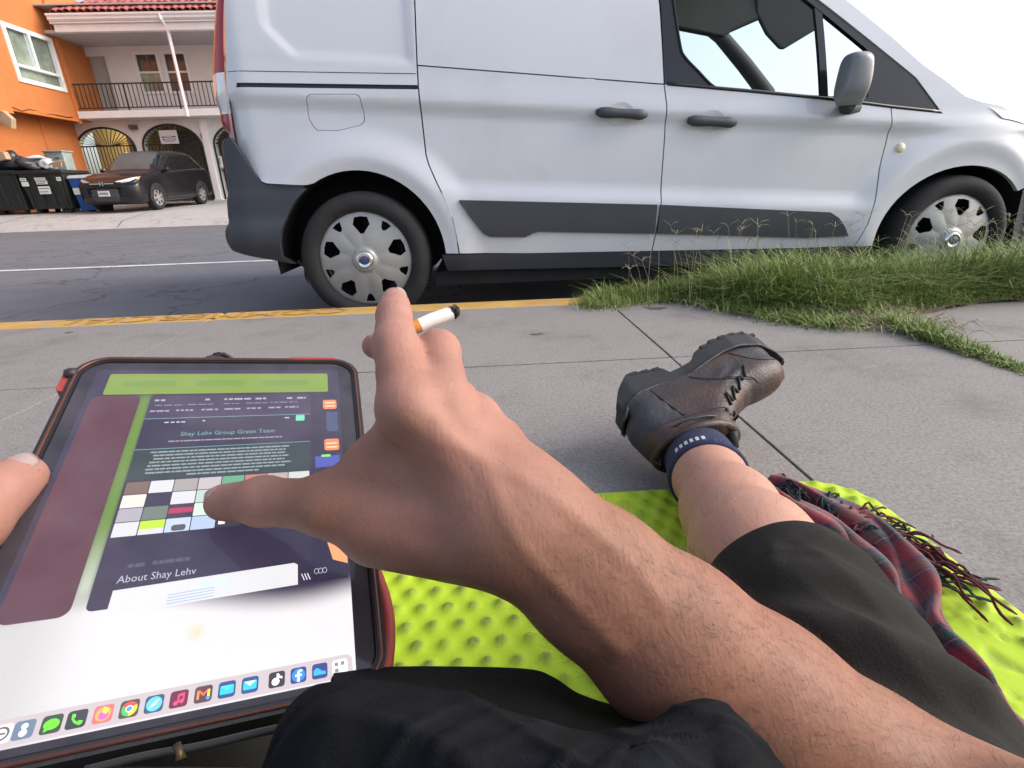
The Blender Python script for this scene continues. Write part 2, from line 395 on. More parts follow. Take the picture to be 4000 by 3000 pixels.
# ================================================================== white delivery van at the kerb
m_paint = M('van_white_paint', (.575, .59, .64), .32, var=.03, vs=2, coat=1., spec=.5, alt=(.47, .47, .48), alt_s=1.6, alt_w=(.55, .95))
m_plast = M('van_grey_plastic', (.038, .043, .055), .55, var=.12, vs=4, bump=.25, bs=900)
m_blackg = M('van_gloss_black', (.012, .012, .016), .18, var=.1)
m_rub = M('tyre_rubber', (.017, .017, .019), .85, var=.25, vs=12, bump=.3, bs=200, alt=(.030, .028, .026), alt_s=6, alt_w=(.5, .9))
m_well = M('wheel_well_liner', (.02, .02, .022), .9)
m_cap = M('wheel_cover_silver', (.34, .34, .335), .42, .35, var=.1, vs=10, alt=(.33, .31, .29), alt_s=7, alt_w=(.55, .9))
m_chrome = M('chrome', (.8, .8, .8), .15, 1., var=.03)
m_badge = M('badge_blue', (.03, .05, .16), .2, var=.05, coat=.5)
m_red = M('tail_lamp_red', (.30, .006, .022), .25, var=.08, coat=.3)
m_clear = M('lamp_clear', (.75, .76, .78), .1, .1, var=.05, coat=1.)
m_amber = M('marker_lamp', (.75, .66, .45), .15, var=.05, coat=1.)
m_int = M('van_cabin_trim', (.035, .042, .042), .8, var=.15)
m_glass = GL('window_glass', (.96, .985, .975), .08)
m_screen = GL('windscreen_glass', (.98, .99, .99), .012)
m_white_trim = M('mirror_shell', (.19, .20, .215), .35, var=.1, coat=.3)

VY0, VYC = 2.655, 3.575
RW, FWc = (-.585, .188), (2.475, .172)           # hub positions of the rear and front wheel
van = thing('delivery_van', 'white panel delivery van parked along the yellow kerb', 'van', (.95, VYC, -.14))
def van_off(X, Z):
    zl = .468-.058*(X+.1); b0 = .832-.062*(X+.18); b1 = b0+.042; bt = 1.022-.089*(X+.166)
    o = np.interp(Z, [-.1, .08, .17, .30, .42], [.09, .05, .022, .004, 0])
    o = o+.022*sstep(Z, zl, zl+.07)-.020*sstep(Z, b0, b1)+.013*sstep(Z, b1, bt)
    up = np.maximum(Z-bt, 0); o = o+.10*up+.17*up**2+.25*np.maximum(Z-1.5, 0)**2*4
    for (cx, cz), k in ((RW, 1.), (FWc, 1.)):
        r = np.hypot(X-cx, Z-cz); s = sstep(r, .62, .47)*sstep(Z, .05, .2); o = o*(1-s)+(-.010)*s
        o = o+.012*sstep(r, .47, .40)
    o = o+1.6*np.maximum(-1.0-X, 0)**2*2.2
    nx = np.maximum(X-2.45, 0); o = o+.22*nx**2
    # pressed window-shaped recess in the rear quarter
    d = np.minimum.reduce([X+.905+.03*(1.187-Z), Z-(1.066-.068*(X+.806)), ((X+.905)*.72+(Z-1.187)*.7)+.0])
    o = o+.011*sstep(d, .0, .03)*sstep(-.262-X, 0, .03)
    return o
def lift(P, mir=False, d=0.):
    y = VY0+van_off(P[:, 0], P[:, 1])+d
    if mir: y = 2*VYC-y
    return np.stack([P[:, 0], y, P[:, 1]], -1)
def vpanel(name, poly, parent, mat, mir=False, d=0., th=.022, holes=(), res=.022, edge=.022, back=False, label=None):
    V, F = slab2d(poly, holes, lambda P: lift(P, mir, d), lambda P: lift(P, mir, d+th), res, edge, back)
    if not mir: F = [f for f in F]
    else: F = [f[::-1] for f in F]
    o = mk(name, V, F, mat, parent, smooth=True, auto=50, label=label)
    return o
rear_edge = [(-1.046, 1.278), (-1.092, 1.033), (-1.106, .956), (-1.114, .876), (-1.121, .783), (-1.119, .711), (-1.022, .568), (-.997, .558), (-.850, .546)]
archR = [(RW[0]+.405*math.cos(R(a)), RW[1]+.415*math.sin(R(a))) for a in np.linspace(119, 3, 22)]
seam = [(-.114, .203), (-.122, .29), (-.135, .373), (-.162, .454), (-.202, .543), (-.232, .62), (-.241, .662), (-.246, .809), (-.249, .938), (-.247, 1.024), (-.238, 1.268), (-.232, 1.46), (-.222, 1.66)]
quarter = [(-.93, 1.66), (-.985, 1.52)]+rear_edge+[(RW[0]-.37, .545)][:0]+[(RW[0]+.405*math.cos(R(124)), .545)]+archR+[(-.180, .204)]+[(x-.003, z) for x, z in seam]
seam2 = [(.878, .162), (.889, .259), (.904, .406), (.905, .562), (.906, .712), (.900, .842), (.885, .929)]
seam2u = [(.857, 1.253), (.82, 1.48), (.79, 1.66)]
doorS = [(x+.003, z) for x, z in seam[:10]]+[(.882, .927)]+[(x-.003, z) for x, z in seam2[::-1]][1:]
upperS = [(x+.003, z) for x, z in seam[9:]]; upperS[0] = (-.244, 1.030)
upperS = upperS+[(.787, 1.66)]+[(.817, 1.48), (.854, 1.253), (.882, .933)]
seam3 = [(1.952, .160), (1.994, .27), (2.011, .394), (2.015, .53), (2.023, .645), (2.024, .713), (2.007, .802)]
doorF = [(x+.003, z) for x, z in seam2]+[(1.30, .887), (1.715, .844), (2.004, .806)]+[(x-.003, z) for x, z in seam3[::-1]]
archF = [(FWc[0]+.425*math.cos(R(a)), FWc[1]+.365*math.sin(R(a))) for a in np.linspace(181, 40, 24)]
fender = [(x+.003, z) for x, z in seam3]+[(2.010, .806), (2.275, .774), (2.112, .935), (1.982, 1.02), (1.643, 1.242), (1.30, 1.46), (1.0, 1.63), (1.08, 1.66), (1.40, 1.47), (1.738, 1.262), (1.959, 1.115), (2.135, .990), (2.301, .896), (2.376, .850), (2.47, .822),
          (2.57, .806), (2.70, .755), (2.86, .62), (2.90, .47), (2.83, .42)]+archF[::-1]+[(2.048, .158)]
fuel = [(-.75, .906), (-.742, .916), (-.73, .921), (-.534, .917), (-.522, .912), (-.515, .901), (-.509, .831), (-.511, .812), (-.529, .796), (-.633, .775), (-.728, .779), (-.742, .793), (-.756, .821), (-.759, .852)]
fgrow = [((x+.634)*1.022-.634, (z-.85)*1.03+.85) for x, z in fuel]
rail = [(-1.049, .975), (-.252, .949), (-.252, .931), (-1.057, .957)]
for mir in (False, True):
    q = vpanel('quarter_panel', quarter, van, m_paint, mir, holes=[fgrow, rail] if not mir else [rail])
    if not mir:
        fd = vpanel('fuel_door', fuel, q, m_paint, d=.0005, th=.01)
        V, F = slab2d(fgrow, [], lambda P: lift(P, False, .018), lambda P: lift(P, False, .03), .03, .03); mk('fuel_pocket', V, F, m_well, q)
    vpanel('slide_rail', [(x, z) for x, z in rail], q, m_blackg, mir, d=.012, th=.006)
    dS = vpanel('sliding_door', doorS, van, m_paint, mir)
    vpanel('upper_panel', upperS, dS, m_paint, mir, d=.002)
    vpanel('front_door', doorF, van, m_paint, mir)
    vpanel('fender', fender if not mir else [p for p in fender if p[1] < .83 or p[0] > 2.29], van, m_paint, mir, res=.025)
# thin crease line on the quarter above the rail
V, F = tube(lift(np.array([[x, 1.022-.033*(x+1.092)] for x in np.linspace(-1.085, -.256, 24)]), d=.0), .0016, 5); mk('body_seam', V, F, m_well, van)
# window frame of the front doors: gloss-black surround with seal, glass, divider
winA = [(.93, 1.50), (.912, 1.34), (.923, 1.252), (.957, 1.085), (.981, 1.039), (1.042, .984), (1.125, .915), (1.20, .905)]
win = winA+[(1.72, .862), (1.886, .855), (1.880, 1.030), (1.853, 1.062), (1.627, 1.215), (1.45, 1.335), (1.20, 1.49)]
frame = [(.888, .932), (1.30, .893), (1.715, .850), (2.004, .812), (2.270, .780), (2.105, .935), (1.975, 1.018), (1.636, 1.240), (1.294, 1.458), (.99, 1.63), (.795, 1.655), (.826, 1.48), (.863, 1.253)]
for mir in (False,):
    fr = vpanel('window_frame', frame, van, m_blackg if not mir else m_int, mir, d=.006, th=.03, holes=[win], res=.05, edge=.04, back=True)
    vpanel('window_glass', win, fr, m_glass, mir, d=.016, th=.004, res=.08, edge=.05)
    vpanel('window_divider', [(1.655, .86), (1.690, .858), (1.628, 1.22), (1.590, 1.24)], fr, m_blackg, mir, d=.008, th=.02, res=None, edge=.1)
P = lift(catmull(winA, 30), d=.004); V, F = tube(P, .006, 8); mk('window_seal', V, F, m_well, van, smooth=True)
P = lift(np.array([(x, np.interp(x, [.9, 1.3, 1.715, 2.0, 2.27], [.931, .893, .850, .812, .782])) for x in np.linspace(.9, 2.26, 30)]), d=.004); V, F = tube(P, .009, 8); mk('belt_strip', V, F, m_blackg, van, smooth=True)
# lower door mouldings
mold1 = [(-.099, .450), (-.093, .455), (.882, .402), (.880, .262), (.29, .293), (.255, .286), (.247, .280), (.221, .269), (.042, .277), (.015, .292), (.001, .307), (-.054, .381)]
mold2 = [(.898, .401), (1.783, .336), (1.834, .307), (1.879, .262), (1.908, .214), (1.70, .212), (.893, .262)]
for mir in (False, True):
    vpanel('door_moulding', mold1, van, m_plast, mir, d=-.012, th=.02, res=.05, edge=.03)
    vpanel('door_moulding', mold2, van, m_plast, mir, d=-.012, th=.02, res=.05, edge=.03)
    sill = [(-.20, .197), (1.96, .155), (2.04, .150), (2.03, .07), (-.18, .115)]
    vpanel('sill', sill, van, m_plast, mir, d=-.004, th=.05, res=.08, edge=.05)
# door handles: a cupped recess and a bar grip
m_cup = M('handle_cup', (.55, .555, .58), .35, var=.03, coat=.5)
def handle(x0, z0, x1, z1, nm):
    hd = None
    cx, cz = (x0+x1)/2, (z0+z1)/2
    cup = [(cx+.062*math.cos(t), cz+.004+.047*math.sin(t)) for t in np.linspace(0, 2*math.pi, 28)[:-1]]
    V2, F, L = tri2d(cup, [], .012); rr = np.hypot((V2[:, 0]-cx)/.062, (V2[:, 1]-cz-.004)/.047)
    V = lift(V2); V[:, 1] += -.0035+.006*(1-rr**2)
    c = mk(nm, V, [tuple(f) for f in F], m_cup, van, smooth=True)
    s = np.linspace(0, 1, 13); P = lift(np.stack([x0+(x1-x0)*s, z0+(z1-z0)*s], -1)); P[:, 1] -= .012+.014*np.sin(np.pi*s)**.5
    r = np.array([.012, .0215, .0235, .0235, .022, .0205, .020, .020, .0205, .022, .0235, .0215, .012])
    V, F = tube(P, r, 12); V = np.array(V); V[:, 1] = (V[:, 1]-P[6, 1])*.7+P[6, 1]
    mk('grip', V, F, m_plast, c, smooth=True)
handle(.562, .818, .800, .800, 'door_handle'); handle(1.003, .774, 1.239, .757, 'door_handle')
V, F = lathe([(0, -.012), (.014, -.011), (.022, -.006), (.025, .004)], 18, (2.101, float(lift(np.array([[2.101, .628]]))[0, 1]), .628)); mk('side_marker', V, F, m_amber, van, smooth=True)
# rear lamp cluster, wrapping the corner
z = np.linspace(.73, 1.40, 26)
e = np.array([np.interp(z, [.728, .76, .876, 1.0, 1.25, 1.4], [-1.145, -1.124, -1.119, -1.112, -1.058, -1.02])]).ravel()
rows = []
for k, w_ in enumerate(np.linspace(0, 1, 9)):
    x = e-.002-w_*(.085-.02*np.clip((z-1.0)/.3, 0, 1))*np.clip((z-.715)/.10, .2, 1); y = VY0+.006+van_off(e, z)+.07*w_**2.2
    rows.append(np.stack([x, y-.012*math.sin(math.pi*min(1, w_*1.6+.05))*0, z], -1))
A = np.array(rows); V = A.reshape(-1, 3); F = grid_faces(9, 26)
mi = [0 if (.86 > z[j % 25 if False else j] or z[j] > 1.02) else 1 for i in range(8) for j in range(25)]
mk('tail_lamp', V, F, [m_red, m_clear], van, smooth=True, matidx=mi)
# rear corner body and tailgate
rows = []
zz = np.linspace(.5, 1.66, 16); ee = np.interp(zz, [.5, .711, .876, 1.033, 1.278, 1.52, 1.66], [-1.11, -1.119, -1.114, -1.092, -1.046, -.985, -.93])
for yv, dx in ((2.70, .0), (2.77, -.052), (2.95, -.085), (3.2, -.10), (VYC, -.105)):
    rows.append(np.stack([ee+dx, np.full(16, yv)+.10*np.maximum(zz-.95, 0)*(1 if yv < 3 else 0), zz], -1))
rows += [np.stack([r[:, 0], 2*VYC-r[:, 1], r[:, 2]], -1) for r in rows[-2::-1]]
A = np.array(rows); mk('tailgate', A.reshape(-1, 3), grid_faces(len(rows), 16), m_paint, van, smooth=True)
# rear bumper in unpainted plastic: side wrap, then round the corner to the tailgate
bl = [(-1.150, .752), (-1.168, .72), (-1.178, .606), (-1.180, .530), (-1.200, .492), (-1.217, .419), (-1.218, .385), (-1.246, .348), (-1.254, .294), (-1.238, .250)]
bside = [(-1.124, .757)]+bl+[(-.95, .182), (-.935, .180)]+[(RW[0]+.405*math.cos(R(a)), RW[1]+.415*math.sin(R(a))) for a in np.linspace(176, 125, 12)]+[(-.852, .541), (-.998, .552), (-1.026, .563)]
def blift(P, d=0.):
    x, z_ = P[:, 0], P[:, 1]; y = VY0-.012+3.2*np.maximum(-1.10-x, 0)**2+.012*sstep(z_, .345, .40)+.008*sstep(z_, .50, .54)-.012*sstep(z_, .40, .36)*sstep(z_, .25, .30)+.03*sstep(z_, .27, .18)
    return np.stack([x, y+d, z_], -1)
V, F = slab2d(bside, [], blift, lambda P: blift(P, .03), .025, .02, False); bmp = mk('rear_bumper', V, F, m_plast, van, smooth=True, auto=40)
P0 = blift(np.array(bl)); rows = [P0, P0+np.array([-.028, .05, 0]), P0+np.array([-.04, .16, 0]), P0+np.array([-.05, .45, 0])]
rows.append(np.stack([P0[:, 0]-.055, np.full(len(P0), VYC+.4), P0[:, 2]], -1)); rows.append(np.stack([P0[:, 0]-.04, np.full(len(P0), VYC+.85), P0[:, 2]], -1))
V, F, _ = loft(np.array(rows), 24, 20); mk('rear_bumper_back', V, F, m_plast, bmp, smooth=True)
# splash edge hanging behind the rear wheel
V, F = tube([(-.93, 2.70, .19), (-.90, 2.70, .16), (-.905, 2.70, .11), (-.898, 2.705, .075)], [.010, .007, .005, .002], 6); mk('torn_splash_guard', V, F, m_well, van)
# wheel wells
for (cx, cz), x0, x1 in ((RW, -1.0, -.18), (FWc, 2.0, 2.95)):
    rows = []
    for y in (VY0+.03, VY0+.12, VY0+.33):
        rows.append([(cx+.44*math.cos(R(a)), y, cz+.43*math.sin(R(a))) for a in np.linspace(-8, 188, 30)])
    V = np.array(rows).reshape(-1, 3); F = grid_faces(3, 30); n0 = len(V)
    V = np.vstack([V, [(cx, VY0+.33, cz)]]); F = F+[(60+i, n0, 61+i) for i in range(29)]
    mk('wheel_well', V, F, m_well, van, smooth=True)
box(-.25, 2.1, VY0+.10, 2*VYC-VY0-.10, .03, .10).build('underbody', m_well, van)
# wheels
def cap_mesh():
    ang = [90+72*k for k in range(5)]; holes = []
    for a in ang:
        for da, r0, r1, wd in ((0, .112, .180, .038), (36, .150, .186, .022)):
            t = R(a+da); c, s = math.cos(t), math.sin(t); nx, ny = -s, c
            if da == 0: prof = [(r1, -wd*.75), (r1+.004, 0), (r1, wd*.75), (r1-.03, wd*.98), (r0+.018, wd*.55), (r0, wd*.22), (r0, -wd*.22), (r0+.018, -wd*.55), (r1-.03, -wd*.98)]
            else: prof = [(r1, -wd), (r1+.003, 0), (r1, wd), (r0+.008, wd*.5), (r0, 0), (r0+.008, -wd*.5)]
            holes.append([(r*c+q*nx, r*s+q*ny) for r, q in prof])
    outer = arc(0, 0, .212, 0, 360, 60)[:-1]
    def f(P):
        r = np.hypot(P[:, 0], P[:, 1]); th = np.arctan2(P[:, 1], P[:, 0])
        y = -.030*(1-(r/.212)**2)-.0035*(np.abs(np.cos(5*(th-R(90)-math.pi/10)))**.6-.5)*sstep(r, .05, .10)*sstep(r, .205, .18)
        y -= .012*sstep(r, .055, .045)
        y += .010*sstep(r, .200, .208)
        return np.stack([P[:, 0], y, P[:, 1]], -1)
    return slab2d(outer, holes, f, lambda P: f(P)+np.array([0, .006, 0]), .0075, .0075)
capV, capF = cap_mesh()
me_cap = mesh_of('wheel_cover', capV*np.array([1.13, 1, 1.13]), capF, m_cap, True); me_cap.set_sharp_from_angle(angle=R(35))
tp = [(.225, .004), (.232, -.010), (.240, -.020), (.255, -.028), (.275, -.031), (.295, -.026), (.312, -.012), (.320, .006), (.323, .03), (.323, .19), (.31, .215), (.25, .22)]
tv, tf = lathe(tp, 64, (0, 0, 0)); me_ty = mesh_of('tyre', tv, [f[::-1] for f in tf], m_rub, True)
sv, sf = lathe([(0, .09), (.225, .09), (.230, .0)], 40, (0, 0, 0)); me_rim = mesh_of('rim', sv, [f[::-1] for f in sf], m_blackg, True)
hv, hf = lathe([(0, -.046), (.026, -.046), (.031, -.049), (.036, -.049), (.042, -.043), (.047, -.03)], 32, (0, 0, 0)); me_hub = mesh_of('hub', hv, [f[::-1] for f in hf], m_chrome, True)
bv, bf = lathe([(0, -.0485), (.022, -.0482), (.0265, -.0465)], 28, (0, 0, 0)); bv[:, 2] *= .8; me_bdg = mesh_of('badge', bv, [f[::-1] for f in bf], m_badge, True)
for (cx, cz), mir, rot in ((RW, 0, 0), (FWc, 0, 9), (RW, 1, 20), (FWc, 1, 50)):
    y = VY0+.028 if not mir else 2*VYC-VY0-.028
    wt = inst('wheel', me_ty, van, (cx, y, cz), (0, R(rot), math.pi if mir else 0))
    for nm, me in (('rim', me_rim), ('wheel_cover', me_cap), ('hub_ring', me_hub), ('badge', me_bdg)):
        o = bpy.data.objects.new(nm, me); COL.objects.link(o); o.parent = wt
# nose: painted bumper/fender wrap, headlamp, bonnet, windscreen, roof
def nose_row(z, x0, xn, inset=0.):
    """plan curve at height z from the fender front round to the centre line and over to the far side"""
    pts = []
    for s_ in np.linspace(0, 1, 12):
        a = s_*math.pi/2; px = x0+(xn-x0)*math.sin(a)**.9; py = VY0+.03+inset+(VYC-VY0-.03-inset)*(1-math.cos(a)**1.15); pts.append((px, py, z))
    return pts+[(x, 2*VYC-y, zz_) for x, y, zz_ in pts[-2::-1]]
def nose(name, rows, mat):
    A = np.array([nose_row(*r) for r in rows]); return mk(name, A.reshape(-1, 3), grid_faces(len(rows), A.shape[1]), mat, van, smooth=True)
nose('front_bumper', [(.06, 2.86, 3.22), (.14, 2.85, 3.27), (.26, 2.84, 3.29), (.40, 2.83, 3.29)], m_plast)
nose('nose_panel', [(.402, 2.832, 3.28, .004), (.47, 2.88, 3.28, .018), (.62, 2.83, 3.25, .02), (.70, 2.75, 3.22, .02)], m_paint)
nose('bonnet', [(.762, 2.695, 3.12, .035), (.80, 2.59, 3.02, .03), (.83, 2.46, 2.90, .03), (.865, 2.37, 2.78, .03), (.905, 2.29, 2.62, .035)], m_paint)
HL = np.array([[(2.50+.0, .800), (2.60, .783), (2.72, .752), (2.86, .70)], [(2.53, .785), (2.63, .765), (2.74, .735), (2.87, .685)], [(2.585, .748), (2.66, .735), (2.75, .712), (2.88, .66)]])
rows = [[(x, VY0+van_off(np.array([x]), np.array([z_]))[0]-.006+(.10*max(0, x-2.7)), z_) for x, z_ in r] for r in HL]
V, F, _ = loft(np.array(rows), 8, 16); mk('headlamp', V, F, m_clear, van, smooth=True)
# windscreen and roof skin
ws = []
for zc, xs_, xm in ((.90, 2.29, 2.62), (.995, 2.13, 2.50), (1.12, 1.955, 2.33), (1.262, 1.735, 2.10), (1.47, 1.40, 1.74), (1.655, 1.09, 1.40)):
    y0 = VY0+van_off(np.array([xs_]), np.array([zc]))[0]+.03; pts = [(xs_+(xm-xs_)*math.sin(s_*math.pi/2)**.8, y0+(VYC-y0)*s_, zc) for s_ in np.linspace(0, 1, 9)]
    ws.append(pts+[(x, 2*VYC-y, z_) for x, y, z_ in pts[-2::-1]])
A = np.array(ws); mk('windscreen', A.reshape(-1, 3), grid_faces(len(ws), A.shape[1]), m_screen, van, smooth=True)
rows = []
for x, zr_, y_in in ((-1.03, 1.62, .30), (-.96, 1.66, .30), (-.2, 1.70, .30), (.5, 1.70, .30), (.9, 1.69, .30), (1.12, 1.66, .30), (1.40, 1.655, .6)):
    rows.append([(x, VY0+.28+(2*(VYC-VY0)-.56)*s_, (1.655 if x > -1 else 1.6)+(zr_-1.655 if x > -1 else 0)*math.sin(math.pi*s_)**.6+.02) for s_ in np.linspace(0, 1, 13)])
for r in rows: r.insert(0, (r[0][0], VY0+.20, 1.64)); r.append((r[-1][0], 2*VYC-VY0-.20, 1.64))
A = np.array(rows); V, F = solid(A.reshape(-1, 3), grid_faces(7, 15), .03); mk('roof', V, F, m_paint, van, smooth=True)
# cabin seen through the glass
cb = MB(); cb.box(.90, .93, VY0+.2, 2*VYC-VY0-.2, .1, 1.62)
cb.build('bulkhead', m_int, van)
V, F = slab2d([(1.0, .3), (1.62, .36), (1.66, .47), (1.30, .50), (1.22, .62), (1.16, .90), (1.10, .97), (1.00, .96), (.99, .7)], [], lambda P: np.stack([P[:, 0], np.full(len(P), 2.95), P[:, 1]], -1), lambda P: np.stack([P[:, 0], np.full(len(P), 3.38), P[:, 1]], -1))
mk('seat', V, F, m_int, van, bevel=.03)
V, F = slab2d([(1.0, .3), (1.62, .36), (1.66, .47), (1.30, .50), (1.27, .62), (1.24, .98), (1.30, 1.12), (1.27, 1.30), (1.16, 1.33), (1.10, 1.24), (1.09, 1.0)], [], lambda P: np.stack([P[:, 0], np.full(len(P), 3.77), P[:, 1]], -1), lambda P: np.stack([P[:, 0], np.full(len(P), 4.2), P[:, 1]], -1))
mk('seat', V, F, m_int, van, bevel=.03)
V, F = slab2d([(1.95, .3), (2.3, .3), (2.5, .86), (2.3, .90), (2.02, .93), (1.93, .87), (1.95, .7)], [], lambda P: np.stack([P[:, 0], np.full(len(P), 2.80), P[:, 1]], -1), lambda P: np.stack([P[:, 0], np.full(len(P), 4.35), P[:, 1]], -1))
mk('dashboard', V, F, m_int, van, bevel=.04)
V, F = tube([(1.62, 4.30, 1.62), (1.83, 4.33, 1.50), (2.05, 4.36, 1.32), (2.28, 4.40, 1.12), (2.34, 4.41, .98)], [.05, .05, .055, .06, .06], 10); mk('far_pillar', V, F, m_int, van, smooth=True)
# header trim and tipped-down sun visors
V, F = slab2d([(1.0, 1.30), (1.36, 1.235), (1.40, 1.262), (1.552, 1.318), (1.60, 1.335), (1.75, 1.60), (1.0, 1.60)], [], lambda P: np.stack([P[:, 0]+.02, np.full(len(P), 3.20)+.1*(P[:, 1]-1.2), P[:, 1]], -1), lambda P: np.stack([P[:, 0]+.02, np.full(len(P), 3.26)+.1*(P[:, 1]-1.2), P[:, 1]], -1))
mk('sun_visor', V, F, m_int, van, bevel=.015)
V, F = slab2d([(1.545, 1.34), (1.615, 1.246), (1.700, 1.178), (1.725, 1.172), (1.895, 1.262), (1.905, 1.29), (1.83, 1.40), (1.72, 1.62), (1.50, 1.62)], [], lambda P: np.stack([P[:, 0], np.full(len(P), 3.21), P[:, 1]], -1), lambda P: np.stack([P[:, 0], np.full(len(P), 3.235), P[:, 1]], -1))
mk('sun_visor', V, F, m_int, van, bevel=.01)
# door mirror
my = VY0-.02
rows = []
for zm, xc, hw, dy in ((.81+(q[0]-.815)*.86, q[1]-.072, q[2]*.78, q[3]*.8) for q in ((.815, 1.80, .075, .02), (.845, 1.80, .082, .045), (.885, 1.800, .083, .075), (.94, 1.803, .080, .085), (1.0, 1.803, .073, .085), (1.035, 1.802, .066, .075), (1.055, 1.800, .050, .05), (1.062, 1.80, .02, .02))):
    rows.append([(xc+hw*math.copysign(abs(math.cos(t))**.6, math.cos(t)), my-.06+dy*math.copysign(abs(math.sin(t))**.8, math.sin(t)), zm) for t in np.linspace(0, 2*math.pi, 25)[:-1]])
V, F, B = loft(np.array(rows), 22, 24, True); V = np.vstack([V, B[0].mean(0)[None], B[-1].mean(0)[None]]); n0 = len(V)-2
F = F+[(i, n0, (i+1) % 24) for i in range(24)]+[(21*24+(i+1) % 24, n0+1, 21*24+i) for i in range(24)]
mr = mk('door_mirror', V, [f[::-1] for f in F], m_white_trim, van, smooth=True)
V, F = tube([(1.73, my-.05, .81), (1.77, my+.02, .81), (1.84, my+.05, .81)], [.035, .03, .03], 10); mk('mirror_arm', V, F, m_plast, mr, smooth=True)
# ================================================================== buildings across the street
m_wht = M('white_stucco', (.78, .765, .755), .85, var=.05, vs=3, bump=.5, bs=120, alt=(.66, .645, .63), alt_s=1.4, alt_w=(.55, .9))
m_wtrim = M('white_gloss_trim', (.84, .835, .83), .5, var=.05, vs=3)
m_org = M('orange_stucco', (.56, .185, .055), .85, var=.08, vs=2.5, bump=.5, bs=110, alt=(.48, .17, .06), alt_s=1.2, alt_w=(.5, .85))
m_org2 = M('orange_trim', (.62, .19, .05), .7, var=.06)
m_tile = M('clay_roof_tile', (.40, .13, .115), .8, var=.25, vs=7, bump=.3, bs=60, alt=(.28, .085, .08), alt_s=2, alt_w=(.45, .7))
m_iron = M('black_iron', (.022, .02, .02), .6, var=.2)
m_soff = M('soffit_paint', (.50, .49, .50), .9, var=.08, vs=2)
m_ochre = M('ochre_inner_wall', (.62, .52, .27), .85, var=.1, vs=2)
m_greyw = M('grey_inner_wall', (.30, .29, .27), .9, var=.1, vs=2)
m_floor = M('balcony_floor', (.45, .44, .43), .85, var=.08)
m_doorw = M('grey_door_paint', (.47, .47, .44), .5, var=.05, vs=2)
m_dkglass = M('house_window_pane', (.075, .065, .075), .08, var=.35, vs=1.3, spec=.8)
m_pane2 = M('curtained_window_pane', (.30, .36, .30), .15, var=.3, vs=1.6, spec=.8, alt=(.16, .20, .17), alt_s=1.1, alt_w=(.42, .58))
m_sign = M('sign_white', (.70, .70, .72), .6, var=.05)
m_ink = M('sign_ink', (.10, .11, .15), .7, var=.1)
m_lampb = M('wall_lamp_bronze', (.10, .09, .09), .5, var=.1)

GZ = zlot(21.3)
wb = thing('apartment_building', 'white two-storey apartment building with tiled roof, balcony and arched iron gates', 'building', (-11, 21.3, GZ))
X0, X1, YB, YA, YW = -13.66, 4.0, 20.6, 21.3, 22.0
# arcade wall with arched openings
def arch_open(xl, xr, zs, zt, zb=.30):
    cx = (xl+xr)/2; a = (xr-xl)/2
    return [(xl, zb), (xr, zb)]+[(cx+a*math.cos(t), zs+(zt-zs)*math.sin(t)) for t in np.linspace(0, math.pi, 21)]
arches = [(-14.42, -12.40, 2.30, 2.98), (-12.12, -10.03, 2.30, 3.03), (-9.60, -7.5, 2.30, 3.0), (-7.2, -5.1, 2.30, 3.0)]
V, F = plateY([(-14.9, .2), (X1, .2), (X1, 3.19), (-14.9, 3.19)], [arch_open(*a)[::-1] for a in arches], YA, YA+.28); mk('arcade_wall', V, F, m_wht, wb)
for a in arches:     # moulded dark-green lip round each opening
    cx = (a[0]+a[1])/2; hw = (a[1]-a[0])/2
    P = [(a[0], YA-.004, .45)]+[(cx+hw*math.cos(t), YA-.004, a[2]+(a[3]-a[2])*math.sin(t)) for t in np.linspace(math.pi, 0, 25)]+[(a[1], YA-.004, .45)]
    V, F = tube(P, .035, 6); mk('gate_frame', V, F, m_iron, wb, smooth=True)
# passage behind the gates
box(-15.2, X1, 24.6, 24.8, .2, 3.2).build('passage_wall', m_greyw, wb)
box(-15.0, -12.9, 23.2, 23.3, .4, 3.18).build('passage_wall', m_ochre, wb)
box(-12.88, -12.75, 21.7, 24.5, .4, 3.18).build('passage_wall', m_ochre, wb)
box(-15.2, X1, 21.6, 24.8, 3.192, 3.40).build('passage_ceiling', m_ochre, wb)
# iron gates: each bar a piece
bar = mesh_of('gate_bar', *MB().box(-.010, .010, -.010, .010, 0, 1).v and (lambda m: (m.v, m.f))(MB().box(-.010, .010, -.010, .010, 0, 1)), m_iron)
for gi, a in enumerate(arches):
    yb = YA+.10; cx = (a[0]+a[1])/2; hw = (a[1]-a[0])/2
    zt = 2.37
    box(a[0]+.03, a[1]-.03, yb-.02, yb+.02, zt, zt+.045).build('gate_rail', m_iron, wb)
    box(a[0]+.03, a[1]-.03, yb-.02, yb+.02, 1.44, 1.48).build('gate_rail', m_iron, wb)
    n = 17
    for k in range(1, n):
        x = a[0]+(a[1]-a[0])*k/n; inst('gate_bar', bar, wb, (x, yb, .46), scale=(1, 1, zt-.46))
    for k in range(1, 17):    # sunburst
        t = math.pi*k/17; L = (math.hypot(hw*math.cos(t), (a[3]-zt)*math.sin(t)))*.97; s0 = .13*hw
        x0 = cx+hw*.30*math.cos(t); ang = math.atan2((a[3]-zt-.03)*math.sin(t), hw*math.cos(t)-hw*.30*math.cos(t))
        ln = math.hypot((a[3]-zt-.03)*math.sin(t), hw*.70*math.cos(t))
        inst('gate_bar', bar, wb, (x0, yb, zt+.04), rot=(0, math.pi/2-ang, 0), scale=(.9, .9, ln))
